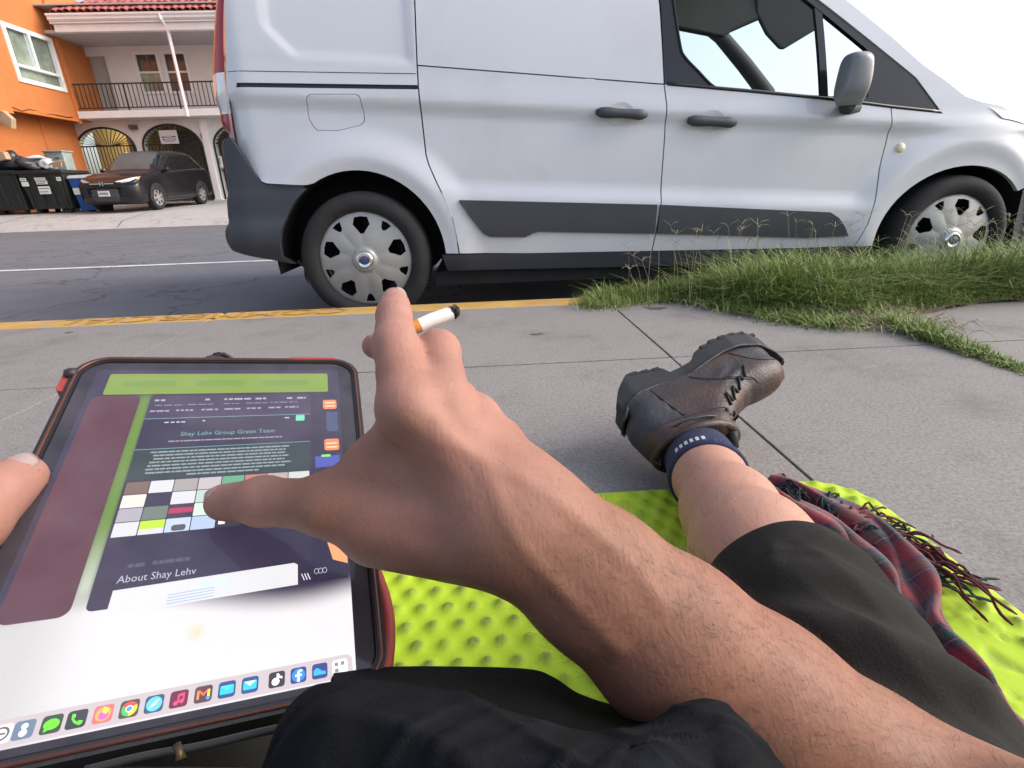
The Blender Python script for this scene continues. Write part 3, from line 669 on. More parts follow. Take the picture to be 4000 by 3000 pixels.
# balcony
box(X0+.0, X1, YB, YA-.002, 3.195, 3.42).build('balcony_slab', m_wtrim, wb, bevel=.01)
box(X0+.0, X1, YA+.002, YW-.002, 3.30, 3.415).build('balcony_floor', m_floor, wb)
dR = [(-13.78, 3.62), (-13.05, 3.62), (-13.05, 5.34), (-13.78, 5.34)]
w1 = [(-12.0, 4.18), (-11.26, 4.18), (-11.26, 5.38), (-12.0, 5.38)]; w2 = [(-11.01, 4.17), (-10.275, 4.17), (-10.275, 5.38), (-11.01, 5.38)]
w3 = [(-7.6, 4.17), (-6.9, 4.17), (-6.9, 5.38), (-7.6, 5.38)]
dR = [(-13.74, 3.42), (-13.05, 3.42), (-13.05, 5.34), (-13.74, 5.34)]
V, F = plateY([(-14.6, 3.42), (X1, 3.42), (X1, 6.3), (-14.6, 6.3)], [dR, w1, w2, w3], YW, YW+.2); mk('upper_wall', V, F, m_wht, wb)
dd = box(-13.74, -13.05, YW+.16, YW+.19, 3.42, 5.34).build('door', m_doorw, wb)
box(-13.70, -13.68, YW+.14, YW+.158, 3.44, 5.30).build('door_edge', m_ink, dd); box(-13.14, -13.08, YW+.11, YW+.158, 4.35, 4.39).build('door_handle', m_lampb, dd)
for ww in (w1, w2, w3):
    (xa, za), (xb, _), (_, zb_), _ = ww; zm = za+.62*(zb_-za)*.84
    fr = MB(); fr.box(xa-.06, xb+.06, YW-.03, YW+.05, zb_-.02, zb_+.06); fr.box(xa-.06, xb+.06, YW-.05, YW+.05, za-.07, za+.02); fr.box(xa-.06, xa+.02, YW-.03, YW+.05, za+.02, zb_-.02); fr.box(xb-.02, xb+.06, YW-.03, YW+.05, za+.02, zb_-.02); fr.box(xa+.02, xb-.02, YW-.02, YW+.06, zm-.03, zm+.03)
    f = fr.build('window', m_wtrim, wb)
    box(xa, xb, YW+.08, YW+.10, zm, zb_).build('pane', m_dkglass, f); box(xa, xb, YW+.06, YW+.08, za, zm).build('pane', m_pane2 if ww is w1 else m_dkglass, f)
    box((xa+xb)/2-.012, (xa+xb)/2+.012, YW+.05, YW+.079, zm, zb_).build('glazing_bar', m_greyw, f)
# railing: each baluster a piece
box(X0+.1, X1, YB+.06, YB+.10, 4.22, 4.26).build('handrail', m_iron, wb); box(X0+.1, X1, YB+.06, YB+.10, 3.50, 3.53).build('bottom_rail', m_iron, wb)
bal = mesh_of('baluster', *(lambda m: (m.v, m.f))(MB().box(-.011, .011, -.011, .011, 0, .70)), m_iron)
for k in range(118):
    x = X0+.16+k*.145
    if k % 12 == 11: box(x-.02, x+.02, YB+.06, YB+.10, 3.42, 4.22).build('railing_post', m_iron, wb)
    else: inst('baluster', bal, wb, (x, YB+.08, 3.525))
# eaves: soffit, fascia, gutter, tiled roof
box(X0-.0, X1, 20.10, YW+.2, 6.32, 6.36).build('soffit', m_soff, wb)
V, F = slab2d([(20.10, 6.05), (YW, 5.78), (YW, 5.72), (20.10, 5.98)], [], lambda P: np.stack([np.full(len(P), -13.1), P[:, 0], P[:, 1]], -1), lambda P: np.stack([np.full(len(P), X1), P[:, 0], P[:, 1]], -1))
box(-13.66, X1, 20.26, YW-.004, 5.62, 5.70).build('eaves_ceiling', m_soff, wb)
box(-13.20, X1, 20.06, 20.25, 5.585, 5.80).build('fascia', m_wtrim, wb, bevel=.02)
box(-13.24, X1, 19.97, 20.25, 5.803, 5.83).build('fascia_cap', m_wtrim, wb)
gt = MB()
P2 = [(20.2, 5.83), (20.02, 5.84), (19.92, 5.90), (19.93, 5.96), (19.88, 6.00), (19.88, 6.05), (20.2, 6.05)]
V, F = slab2d(P2, [], lambda P: np.stack([np.full(len(P), -13.24), P[:, 0], P[:, 1]], -1), lambda P: np.stack([np.full(len(P), X1), P[:, 0], P[:, 1]], -1)); mk('gutter', V, F, m_wtrim, wb)
# half-round roof tiles in courses (hip at the left end)
tv = []
for i in range(5):
    for j in range(7):
        t = math.pi*j/6; r = .105*(1-.12*i/4); tv.append((r*math.cos(t), .44*i/4, r*.75*math.sin(t)))
tvV, tvF = solid(np.array(tv), grid_faces(5, 7), .014); me_tile = mesh_of('roof_tile', tvV, tvF, m_tile, True)
slope = math.atan2(.58, 1.0)
for row in range(10):
    yb = 19.90+row*.34*math.cos(slope); zb2 = 6.07+row*.34*math.sin(slope)
    for k in range(50):
        x = -13.1+.105+k*.215+(.02*math.sin(k*3.1+row))
        if x < -13.12+(row*.34)*1.05 or x > -2.4: continue
        inst('roof_tile', me_tile, wb, (x, yb+rnd.uniform(-.02, .02), zb2+rnd.uniform(-.008, .008)), rot=(slope-.04, 0, rnd.uniform(-.03, .03)))
mk('roof_deck', [(-13.15, 19.93, 6.055), (X1, 19.93, 6.055), (X1, 24.0, 6.055+4.07*.58), (-8.9, 24.0, 6.055+4.07*.58)], [(0, 1, 2, 3)], m_tile, wb)
# downpipe
V, F = tube([(-9.79, 19.93, 6.0), (-9.78, 19.93, 5.86), (-9.765, 20.08, 5.72), (-9.76, 20.16, 5.52), (-9.75, 20.16, 3.12)], .055, 8); mk('downpipe', V, F, m_wtrim, wb)
# lamp, sign, gate post, intercom
lm = MB().add(*[[(x, y, z) for x, y, z in ((-12.40, YA-.01, 3.04), (-12.13, YA-.01, 3.04), (-12.13, YA-.01, 2.90), (-12.40, YA-.01, 2.92), (-12.36, YA-.2, 3.03), (-12.17, YA-.2, 3.03), (-12.19, YA-.18, 2.87), (-12.34, YA-.18, 2.88))], [(0, 3, 2, 1), (4, 5, 6, 7), (0, 1, 5, 4), (1, 2, 6, 5), (2, 3, 7, 6), (3, 0, 4, 7)]])
lm.build('wall_lamp', m_lampb, wb)
sg = box(-11.43, -10.80, YA-.06, YA-.04, 2.39, 2.85).build('notice_sign', m_sign, wb, bevel=.004)
def sgn(x0, x1, z0, z1): box(x0, x1, YA-.064, YA-.061, z0, z1).build('sign_print', m_ink, sg)
for zz_ in (2.655, 2.635): pass
sgn(-11.38, -11.24, 2.60, 2.64); sgn(-11.0, -10.86, 2.61, 2.65); sgn(-11.36, -11.27, 2.53, 2.55); sgn(-10.96, -10.87, 2.54, 2.56)
for k, (xa, xb) in enumerate(((-11.22, -11.02), (-11.26, -10.98), (-11.33, -10.9), (-11.35, -10.88), (-11.30, -10.93))): sgn(xa, xb, 2.64-.045*k, 2.655-.045*k)
for xa, xb, za, zb_ in ((-11.42, -10.81, 2.395, 2.402), (-11.42, -10.81, 2.838, 2.845)): sgn(xa, xb, za, zb_)
box(-9.93, -9.73, YA-.09, YA-.002, .40, 3.18).build('gate_post', m_wtrim, wb); box(-9.97, -9.66, YA-.13, YA+.0, .38, .47).build('post_foot', m_wht, wb)
ic = box(-9.62, -9.47, YA+.02, YA+.12, 1.55, 1.95).build('intercom_panel', m_sign, wb, bevel=.006); box(-9.585, -9.515, YA+.01, YA+.018, 1.68, 1.88).build('intercom_grille', m_greyw, ic)
box(-9.99, -9.95, YA-.03, YA-.006, 2.55, 2.72).build('gate_hinge', m_iron, wb)

# orange building: upper storey oversails the wall below, seen along its side
ob = thing('orange_building', 'orange stucco building with a white-framed window and overhanging upper floor', 'building', (-15, 20, zlot(20)))
OX = -13.672
V, F = plateX([(9.0, 3.16), (22.3, 3.16), (22.3, 9.5), (9.0, 9.5)], [[(18.60, 4.03), (20.40, 4.03), (20.40, 5.46), (18.60, 5.46)]], OX, OX-.25); mk('upper_wall', V, F, m_org, ob)
box(-22, OX-.004, 8.8, 8.998, 3.16, 9.5).build('upper_end_wall', m_org, ob)
box(-22, OX-.252, 9.0, 22.3, 3.17, 3.30).build('overhang_soffit', m_org, ob)
box(-22, -14.30, 17.4, 21.29, .1, 3.168).build('lower_wall', m_org, ob)
V, F = plateX([(20.59, 3.05), (20.72, 3.05), (20.72, 9.5), (20.59, 9.5)], [], OX+.07, OX+.002); mk('corner_trim', V, F, m_org2, ob)
V, F = plateX([(17.15, 2.98), (17.62, 2.98), (17.55, 4.6), (17.2, 4.7)], [], OX+.26, OX+.002); mk('buttress', V, F, m_org2, ob)
box(OX+.002, OX+.05, 9.0, 20.58, 3.10, 3.22).build('base_band', m_org2, ob)
wf = MB()
for a_, b_, c_, d_ in ((18.53, 20.47, 5.40, 5.52), (18.53, 20.47, 3.97, 4.09), (18.53, 18.66, 4.09, 5.40), (20.34, 20.47, 4.09, 5.40), (18.66, 20.34, 4.40, 4.47), (19.45, 19.53, 4.47, 5.40)): wf.add(*(lambda m: (m.v, m.f))(MB().box(OX-.06, OX+.04, a_, b_, c_, d_)))
wfo = wf.build('window', m_wtrim, ob)
for a_, b_, c_, d_, mm in ((18.66, 19.45, 4.47, 5.40, m_pane2), (19.53, 20.34, 4.47, 5.40, m_pane2), (18.66, 20.34, 4.09, 4.40, m_pane2)): box(OX-.10, OX-.08, a_, b_, c_, d_).build('pane', mm, wfo)
V, F = tube([(-14.28, 19.7, .5), (-14.28, 19.7, 3.1)], .03, 6); mk('conduit', V, F, m_org2, ob)
P = [(OX+.06+.02*math.sin(k), 17.6+k*.3, 3.24-.05*math.sin(k*.8)**2-.03*(k % 3)) for k in range(10)]; V, F = tube(P, .010, 5); mk('cable', V, F, m_iron, ob)
# dark neighbour further left
m_dark = M('dark_slate_wall', (.055, .055, .07), .9, var=.15)
nb = box(-30, -14.9, 15.0, 17.38, -.1, 3.05).build('dark_lean_to_wall', m_dark, label='dark grey wall behind the rubbish bins at the left edge', cat='wall')

# the passage lamp that makes the first gateway glow
ld = bpy.data.lights.new('passage_lamp_light', 'POINT'); ld.energy = 9; ld.color = (1, .88, .62); ld.shadow_soft_size = .12
lo = bpy.data.objects.new('passage_lamp_light', ld); COL.objects.link(lo); lo.location = (-13.6, 22.3, 2.95)
m_lampl = EM('lit_lamp_globe', (1, .8, .45), 6.)
V, F = lathe([(0, 0), (.09, .01), (.12, .05), (.1, .10), (0, .12)], 16, (-13.6, 22.6, 3.06), 'Z'); mk('passage_lamp', V, F, m_lampl, wb, smooth=True)
# ================================================================== black SUV on the forecourt
m_suv = M('suv_black_paint', (.010, .009, .012), .28, var=.1, coat=.25, spec=.4, alt=(.016, .015, .016), alt_s=2)
m_suvp = M('suv_grey_bumper', (.045, .052, .052), .45, var=.1, coat=.15)
m_suvg = M('suv_glass', (.012, .013, .015), .05, var=.1, spec=.9)
m_suvs = M('suv_windscreen', (.085, .105, .115), .3, var=.25, vs=2, spec=.3)
m_plate = M('number_plate', (.66, .67, .68), .5, var=.08, vs=20)
m_alloy = M('alloy_wheel', (.62, .62, .63), .3, .7, var=.1)
suv = thing('parked_suv', 'black compact SUV parked nose-out before the arched iron gates', 'car', (-10.36, 18.1, 0))
ang = R(4.0); zf, zr_ = zlot(16.8), zlot(19.4)
pit = math.atan2(zr_-zf, 2.62); ca, sa = math.cos(ang), math.sin(ang); zmid = (zf+zr_)/2
def cw(P):
    P = np.asarray(P, float).reshape(-1, 3); x, y, z = P[:, 0], P[:, 1], P[:, 2]
    return np.stack([-10.36+x*ca-y*sa*-1*(-1), 18.1+y*ca+x*sa*-1*0, zmid+z+y*math.tan(pit)], -1)+np.stack([y*.07*1.0+0*x, -x*.07, 0*x], -1)
def cmk(name, V, F, mat, par=suv, **kw): return mk(name, cw(V), F, mat, par, **kw)
st = [(-2.27, .50, .40, .60), (-2.22, .66, .30, .72), (-2.12, .80, .24, .80), (-1.98, .87, .22, .90), (-1.7, .895, .22, .985), (-1.3, .905, .22, 1.03), (-.95, .91, .22, 1.06), (0, .91, .22, 1.10), (1, .91, .22, 1.13), (1.9, .895, .25, 1.14), (2.18, .86, .30, 1.10), (2.27, .74, .35, 1.0)]
A = []
for y, hw, b, t in st:
    pr_ = [(0, b), (hw*.8, b), (hw*.95, b+.05), (hw*.99, .42), (hw, .58), (hw*.985, .76), (hw*.95, t-.10), (hw*.90, t-.02), (hw*.72, t+.02), (hw*.35, t+.045), (0, t+.05)]
    pr_ = pr_+[(-x, z) for x, z in pr_[-2:0:-1]]; A.append([(x, y, z) for x, z in pr_])
A = np.array(A); V, F, B = loft(A, 60, 40, True); nF = len(F)
V = np.vstack([V, B[0].mean(0)[None], B[-1].mean(0)[None]]); F = F+[(i, len(V)-2, (i+1) % 40) for i in range(40)]+[(59*40+(i+1) % 40, len(V)-1, 59*40+i) for i in range(40)]
cmk('body', V, F, m_suv, smooth=True)
gs = [(-1.02, 1.02, .80, .78), (-.62, 1.36, .80, .66), (-.25, 1.585, .80, .60), (.1, 1.64, .80, .59), (.9, 1.655, .80, .585), (1.55, 1.61, .79, .57), (1.9, 1.43, .77, .58), (2.2, 1.06, .76, .72)]
A = []
for y, z, wb_, wt in gs:
    zb2 = min(1.06+.02*(y+1)*.7, z-.01); pr_ = [(wb_, zb2), (wb_*.35+wt*.65+.03, zb2+(z-zb2)*.55), (wt+.02, z-.05*(z > 1.2)), (wt*.85, z), (wt*.4, z+.02), (0, z+.025)]
    pr_ = pr_+[(-x, zz_) for x, zz_ in pr_[-2::-1]]; A.append([(x, y, zz_) for x, zz_ in pr_])
V, F, B = loft(np.array(A), 50, 30); C = V[np.array(F)].mean(1)
mi = [1 if (.10 < c[1]+1.02 < .80 and abs(c[0]) < .60) else (2 if (abs(c[0]) > .62 and 1.13 < c[2] < 1.50 and -.75 < c[1] < 1.9 and abs(c[1]-.35) > .04 and abs(c[1]-1.25) > .04) else 0) for c in C]
cmk('cabin', V, F, [m_suv, m_suvs, m_suvg], smooth=True, matidx=mi)
for s_ in (-1, 1):
    rows = [[(s_*.30, -2.235, .74), (s_*.48, -2.17, .765), (s_*.66, -2.09, .79), (s_*.80, -1.93, .82)], [(s_*.36, -2.225, .82), (s_*.52, -2.13, .86), (s_*.70, -2.02, .90), (s_*.835, -1.80, .935)]]
    rows = [rows[0], [tuple((np.array(a)+np.array(b))/2+np.array([s_*.012, -.02, 0])) for a, b in zip(*rows)], rows[1]]
    V, F, B = loft(np.array(rows), 8, 16); V[:, 1] -= .018; V[:, 0] += s_*.012
    if s_ > 0: F = [f[::-1] for f in F]
    h = cmk('headlamp', V, F, [m_clear, M('lamp_amber_%d' % (s_+1), (.7, .3, .05), .15, coat=1.)], smooth=True, matidx=[1 if (i % 15) > 12 else 0 for i in range(len(F))])
gr = box(-.42, .42, -2.30, -2.25, .70, .84).build; m_ = MB().box(-.50, .50, -2.285, -2.23, .66, .80); cmk('grille', m_.v, m_.f, m_well)
for a_, b_ in ((-.34, -.07), (.07, .34)): m_ = MB().box(a_, b_, -2.315, -2.28, .752, .782); cmk('grille_bar', m_.v, m_.f, m_chrome)
m_ = MB().box(-.055, -.025, -2.325, -2.29, .715, .815).box(.025, .055, -2.325, -2.29, .715, .815).box(-.025, .025, -2.32, -2.29, .755, .775); cmk('emblem', m_.v, m_.f, m_chrome)
rows = [[(x*1.0, -2.30+.42*abs(x/.86)**3.2, z) for x in np.linspace(-.86, .86, 15)] for z in (.30, .40, .52, .61, .645)]
rows[0] = [(x, y+.06, z) for x, y, z in rows[0]]; rows[4] = [(x, y+.05, z) for x, y, z in rows[4]]
V, F, B = loft(np.array(rows), 14, 30); cmk('front_bumper', V, F, m_suvp, smooth=True)
m_ = MB().box(-.155, .155, -2.335, -2.315, .44, .585); pl = cmk('number_plate', m_.v, m_.f, m_plate)
m_ = MB()
for k in range(7): m_.box(-.12+k*.036, -.098+k*.036, -2.338, -2.3355, .49, .54)
cmk('plate_characters', m_.v, m_.f, m_ink, pl)
whV, whF = slab2d(arc(0, 0, .225, 0, 360, 40)[:-1], [[(r*math.cos(R(a+da)), r*math.sin(R(a+da))) for r, da in ((.195, -17), (.20, 0), (.195, 17), (.10, 10), (.085, 0), (.10, -10))] for a in np.arange(0, 360, 360/7)], lambda P: np.stack([.03-.25*np.hypot(P[:, 0], P[:, 1])**2+0*P[:, 0], P[:, 0], P[:, 1]], -1), lambda P: np.stack([0*P[:, 0]-.01, P[:, 0], P[:, 1]], -1), .04, .03)
tyV, tyF = lathe([(.215, .01), (.24, .03), (.30, .03), (.335, .01), (.345, -.02), (.345, -.18), (.30, -.2), (.0, -.2)], 40, (0, 0, 0), 'X')
wlV, wlF = lathe([(.0, -.03), (.22, -.03)], 30, (0, 0, 0), 'X')
for s_ in (-1, 1):
    for yw in (-1.31, 1.31):
        sc_ = np.array([s_, 1, 1]); c = np.array([s_*.885, yw, .345]); t = cmk('wheel', tyV*sc_+c, tyF, m_rub, smooth=True)
        cmk('rim', whV*sc_*np.array([1, 1, 1])+c, whF, m_alloy, t, auto=40, smooth=True); cmk('rim_shadow', wlV*sc_+c, wlF, m_well, t)
        ring = [(s_*.915, yw+.405*math.cos(R(a)), .345+.40*math.sin(R(a))) for a in np.linspace(-12, 192, 26)]
        rin = [(s_*.915, yw+.33*math.cos(R(a)), .345+.33*math.sin(R(a))) for a in np.linspace(-12, 192, 26)]
        V = np.array([ring, rin]); cmk('wheel_arch', V.reshape(-1, 3), grid_faces(2, 26), m_well)
    V, F = tube([(s_*.80, -.62, 1.06), (s_*.93, -.64, 1.09), (s_*1.0, -.62, 1.12), (s_*1.03, -.60, 1.10)], [.03, .06, .075, .04], 10); cmk('door_mirror', V, F, m_suv, smooth=True)
    m_ = MB().box(s_*.918-.004, s_*.918+.004, -.85, .95, .33, .36); cmk('side_strip', m_.v, m_.f, m_suvp)
m_ = MB().box(-.72, .72, -1.9, 2.0, .20, .24); cmk('underbody', m_.v, m_.f, m_well)

# ================================================================== rubbish containers
m_bin = M('bin_black_plastic', (.020, .021, .020), .6, var=.3, vs=5, bump=.3, bs=60)
m_blue = M('bin_blue_plastic', (.012, .075, .32), .5, var=.12, vs=5)
m_bluel = M('bin_lid_grey', (.42, .44, .44), .6, var=.1)
m_lab = M('bin_sticker', (.70, .72, .68), .6, var=.12, vs=30)
m_card = M('cardboard', (.46, .33, .21), .85, var=.15, vs=6)
m_bag = M('black_rubbish_bag', (.03, .033, .04), .3, var=.2, vs=6, bump=.6, bs=14)
m_wbag = M('white_plastic_sheet', (.60, .62, .66), .45, var=.12, vs=5, bump=.6, bs=16)
m_wood = M('scrap_timber', (.50, .42, .30), .8, var=.2, vs=12)
m_cab = M('utility_cabinet_paint', (.33, .39, .37), .6, var=.12, vs=4, alt=(.22, .26, .25), alt_s=3)
YD = 16.55; GD = zlot(YD)
def dumpster(x0, x1, name, label, hgt=1.12, depth=1.05):
    d = thing(name, label, 'dumpster', ((x0+x1)/2, YD+.5, GD), group='black dumpsters on the forecourt')
    z0, z1 = GD+.13, GD+hgt
    V = [(x0+.05, YD+.10, z0), (x1-.05, YD+.10, z0), (x1-.05, YD+depth-.1, z0), (x0+.05, YD+depth-.1, z0), (x0, YD, z1), (x1, YD, z1), (x1, YD+depth, z1), (x0, YD+depth, z1)]
    mk('bin_body', V, [(0, 3, 2, 1), (0, 1, 5, 4), (1, 2, 6, 5), (2, 3, 7, 6), (3, 0, 4, 7), (4, 5, 6, 7)], m_bin, d, bevel=.02)
    r = MB(); r.box(x0-.04, x1+.04, YD-.04, YD+.03, z1-.06, z1+.03); r.box(x0-.04, x1+.04, YD+depth-.03, YD+depth+.04, z1-.06, z1+.03); r.box(x0-.04, x0+.03, YD+.031, YD+depth-.031, z1-.06, z1+.03); r.box(x1-.03, x1+.04, YD+.031, YD+depth-.031, z1-.06, z1+.03)
    r.build('bin_rim', m_bin, d, bevel=.01)
    for k in range(4):
        x = x0+.14+k*(x1-x0-.28)/3; V = [(x-.03, YD+.04, z0+.1), (x+.03, YD+.04, z0+.1), (x+.03, YD-.03, z1-.12), (x-.03, YD-.03, z1-.12), (x-.03, YD+.12, z0+.1), (x+.03, YD+.12, z0+.1), (x+.03, YD+.05, z1-.12), (x-.03, YD+.05, z1-.12)]
        mk('rib', V, [(0, 1, 2, 3), (0, 3, 7, 4), (1, 5, 6, 2), (2, 6, 7, 3), (0, 4, 5, 1)], m_bin, d)
    for x in (x0+.15, x1-.15):
        for y in (YD+.18, YD+depth-.18): V, F = lathe([(.0, -.03), (.085, -.03), (.095, 0), (.085, .03), (0, .03)], 16, (x, y, GD+.096), 'X'); mk('caster', V, F, m_rub, d)
    return d
dA = dumpster(-14.55, -13.14, 'dumpster', 'black plastic dumpster at the left edge heaped with dark bags', 1.17)
dB = dumpster(-13.08, -11.86, 'dumpster', 'black plastic dumpster with white stickers overflowing with rubbish', 1.15)
def sticker(d, x0, x1, z0, z1, y=YD-.036, lines=3):
    s_ = box(x0, x1, y-.006, y, z0, z1).build('sticker', m_lab, d)
    for k in range(lines):
        zz_ = z1-(z1-z0)*(k+.6)/(lines+.3); box(x0+.02, x1-.02-.05*(k % 2), y-.009, y-.0065, zz_-.012, zz_+.006).build('sticker_print', m_ink, s_)
sticker(dB, -13.02, -12.85, 1.12, 1.20, lines=1); sticker(dB, -13.01, -12.82, .98, 1.10, lines=0)
sticker(dB, -12.62, -12.33, 1.13, 1.20, lines=1); sticker(dB, -12.60, -12.30, 1.02, 1.12, lines=2)
sticker(dB, -12.60, -12.28, .76, .97, lines=2); sticker(dB, -12.02, -11.90, 1.10, 1.20, lines=1)
bl_ = thing('recycling_bin', 'blue wheeled recycling bin beside the black SUV', 'bin', (-11.5, YD+.5, GD))
V = [(-11.70, YD+.12, GD+.06), (-11.22, YD+.12, GD+.06), (-11.22, YD+.6, GD+.06), (-11.70, YD+.6, GD+.06), (-11.78, YD+.05, GD+.93), (-11.14, YD+.05, GD+.93), (-11.14, YD+.7, GD+.93), (-11.78, YD+.7, GD+.93)]
mk('bin_body', V, [(0, 3, 2, 1), (0, 1, 5, 4), (1, 2, 6, 5), (2, 3, 7, 6), (3, 0, 4, 7)], m_blue, bl_, bevel=.02)
V = [(-11.81, YD+.02, GD+.935), (-11.11, YD+.02, GD+.935), (-11.11, YD+.74, GD+.935), (-11.81, YD+.74, GD+.935), (-11.78, YD+.10, GD+1.02), (-11.14, YD+.10, GD+1.02), (-11.14, YD+.72, GD+1.06), (-11.78, YD+.72, GD+1.06)]
mk('bin_lid', V, [(0, 3, 2, 1), (4, 5, 6, 7), (0, 1, 5, 4), (1, 2, 6, 5), (2, 3, 7, 6), (3, 0, 4, 7)], m_bluel, bl_, bevel=.02)
box(-11.72, -11.42, YD+.045, YD+.058, GD+.50, GD+.68).build('sticker', m_lab, bl_)
for x in (-11.72, -11.20): V, F = lathe([(.0, -.03), (.10, -.03), (.11, 0), (.10, .03), (0, .03)], 16, (x, YD+.62, GD+.11), 'X'); mk('wheel', V, F, m_rub, bl_)
def lump(name, label, cat, c, s, mat, seed, group=None):
    rs = np.random.RandomState(seed); u, v = np.meshgrid(np.linspace(0, 2*np.pi, 22)[:-1], np.linspace(.05, np.pi-.05, 12)); d = np.stack([np.cos(u)*np.sin(v), np.sin(u)*np.sin(v), np.cos(v)], -1)
    r = np.ones(u.shape)
    for k in range(7): q = rs.normal(size=3)*2.2; r += .11*np.sin(d@q*1.5+rs.rand()*6)
    V = (d*r[..., None]*np.array(s)).reshape(-1, 3)+np.array(c); return mk(name, V, [f[::-1] for f in grid_faces(12, 21, True)], mat, None, smooth=True, label=label, cat=cat, group=group)
lump('rubbish_bag', 'large black rubbish bag heaped on the leftmost dumpster', 'bag', (-13.55, YD+.5, 1.60), (.62, .45, .30), m_bag, 1)
lump('rubbish_bag', 'dark rubbish bag lying under the white sheet on the stickered dumpster', 'bag', (-12.82, YD+.35, 1.55), (.36, .36, .17), m_bag, 4)
lump('plastic_sheet', 'crumpled white plastic sheet on top of the dark rubbish bags', 'sheet', (-12.74, YD+.45, 1.73), (.27, .22, .085), m_wbag, 9)
lump('plastic_bag', 'small pale plastic bag in the middle of the overflowing dumpster', 'bag', (-12.36, YD+.3, 1.56), (.20, .2, .13), m_wbag, 12)
V, F = slab2d([(-12.35, 1.45), (-11.95, 1.47), (-11.93, 1.60), (-12.12, 1.62), (-12.33, 1.58)], [], lambda P: np.stack([P[:, 0], np.full(len(P), YD+.2), P[:, 1]], -1), lambda P: np.stack([P[:, 0], np.full(len(P), YD+.24), P[:, 1]], -1)); mk('cardboard_sheet', V, F, m_card, label='torn brown cardboard sticking out of the stickered dumpster', cat='cardboard')
V, F = tube([(-12.48, YD+.28, 1.49), (-12.1, YD+.12, 1.58), (-11.70, YD+.05, 1.635)], .022, 5); mk('wooden_stick', V, F, m_wood, label='pale wooden stick poking out of the overflowing dumpster', cat='stick')
V, F = plateY([(-13.42, 1.66), (-13.17, 1.70), (-13.20, 1.90), (-13.46, 1.90)], [], YD-.05, YD+.12); mk('cardboard_box', V, F, m_card, label='flat brown cardboard box on the dark bags at the left edge', cat='box', bevel=.01)
V, F = plateY([(-13.55, 2.70), (-13.30, 2.55), (-13.22, 2.80), (-13.4, 3.02), (-13.6, 3.0)], [], 17.2, 17.37); mk('wall_box', V, F, m_card, label='beige box fixed high on the dark wall at the left edge', cat='box', bevel=.01)
cb_ = thing('utility_cabinet', 'grey-green metal utility cabinet between the dumpster and orange wall', 'cabinet', (-12.9, 17.9, zlot(17.9)))
box(-13.02, -12.48, 17.7, 18.1, zlot(17.7)-.05, 1.95).build('cabinet_body', m_cab, cb_, bevel=.015); box(-13.05, -12.45, 17.66, 18.14, 1.952, 1.99).build('cabinet_top', m_cab, cb_, bevel=.008)
box(-12.72, -12.60, 17.685, 17.699, 1.76, 1.80).build('cabinet_label', m_ink, cb_); box(-12.55, -12.53, 17.68, 17.699, 1.2, 1.35).build('cabinet_handle', m_iron, cb_)
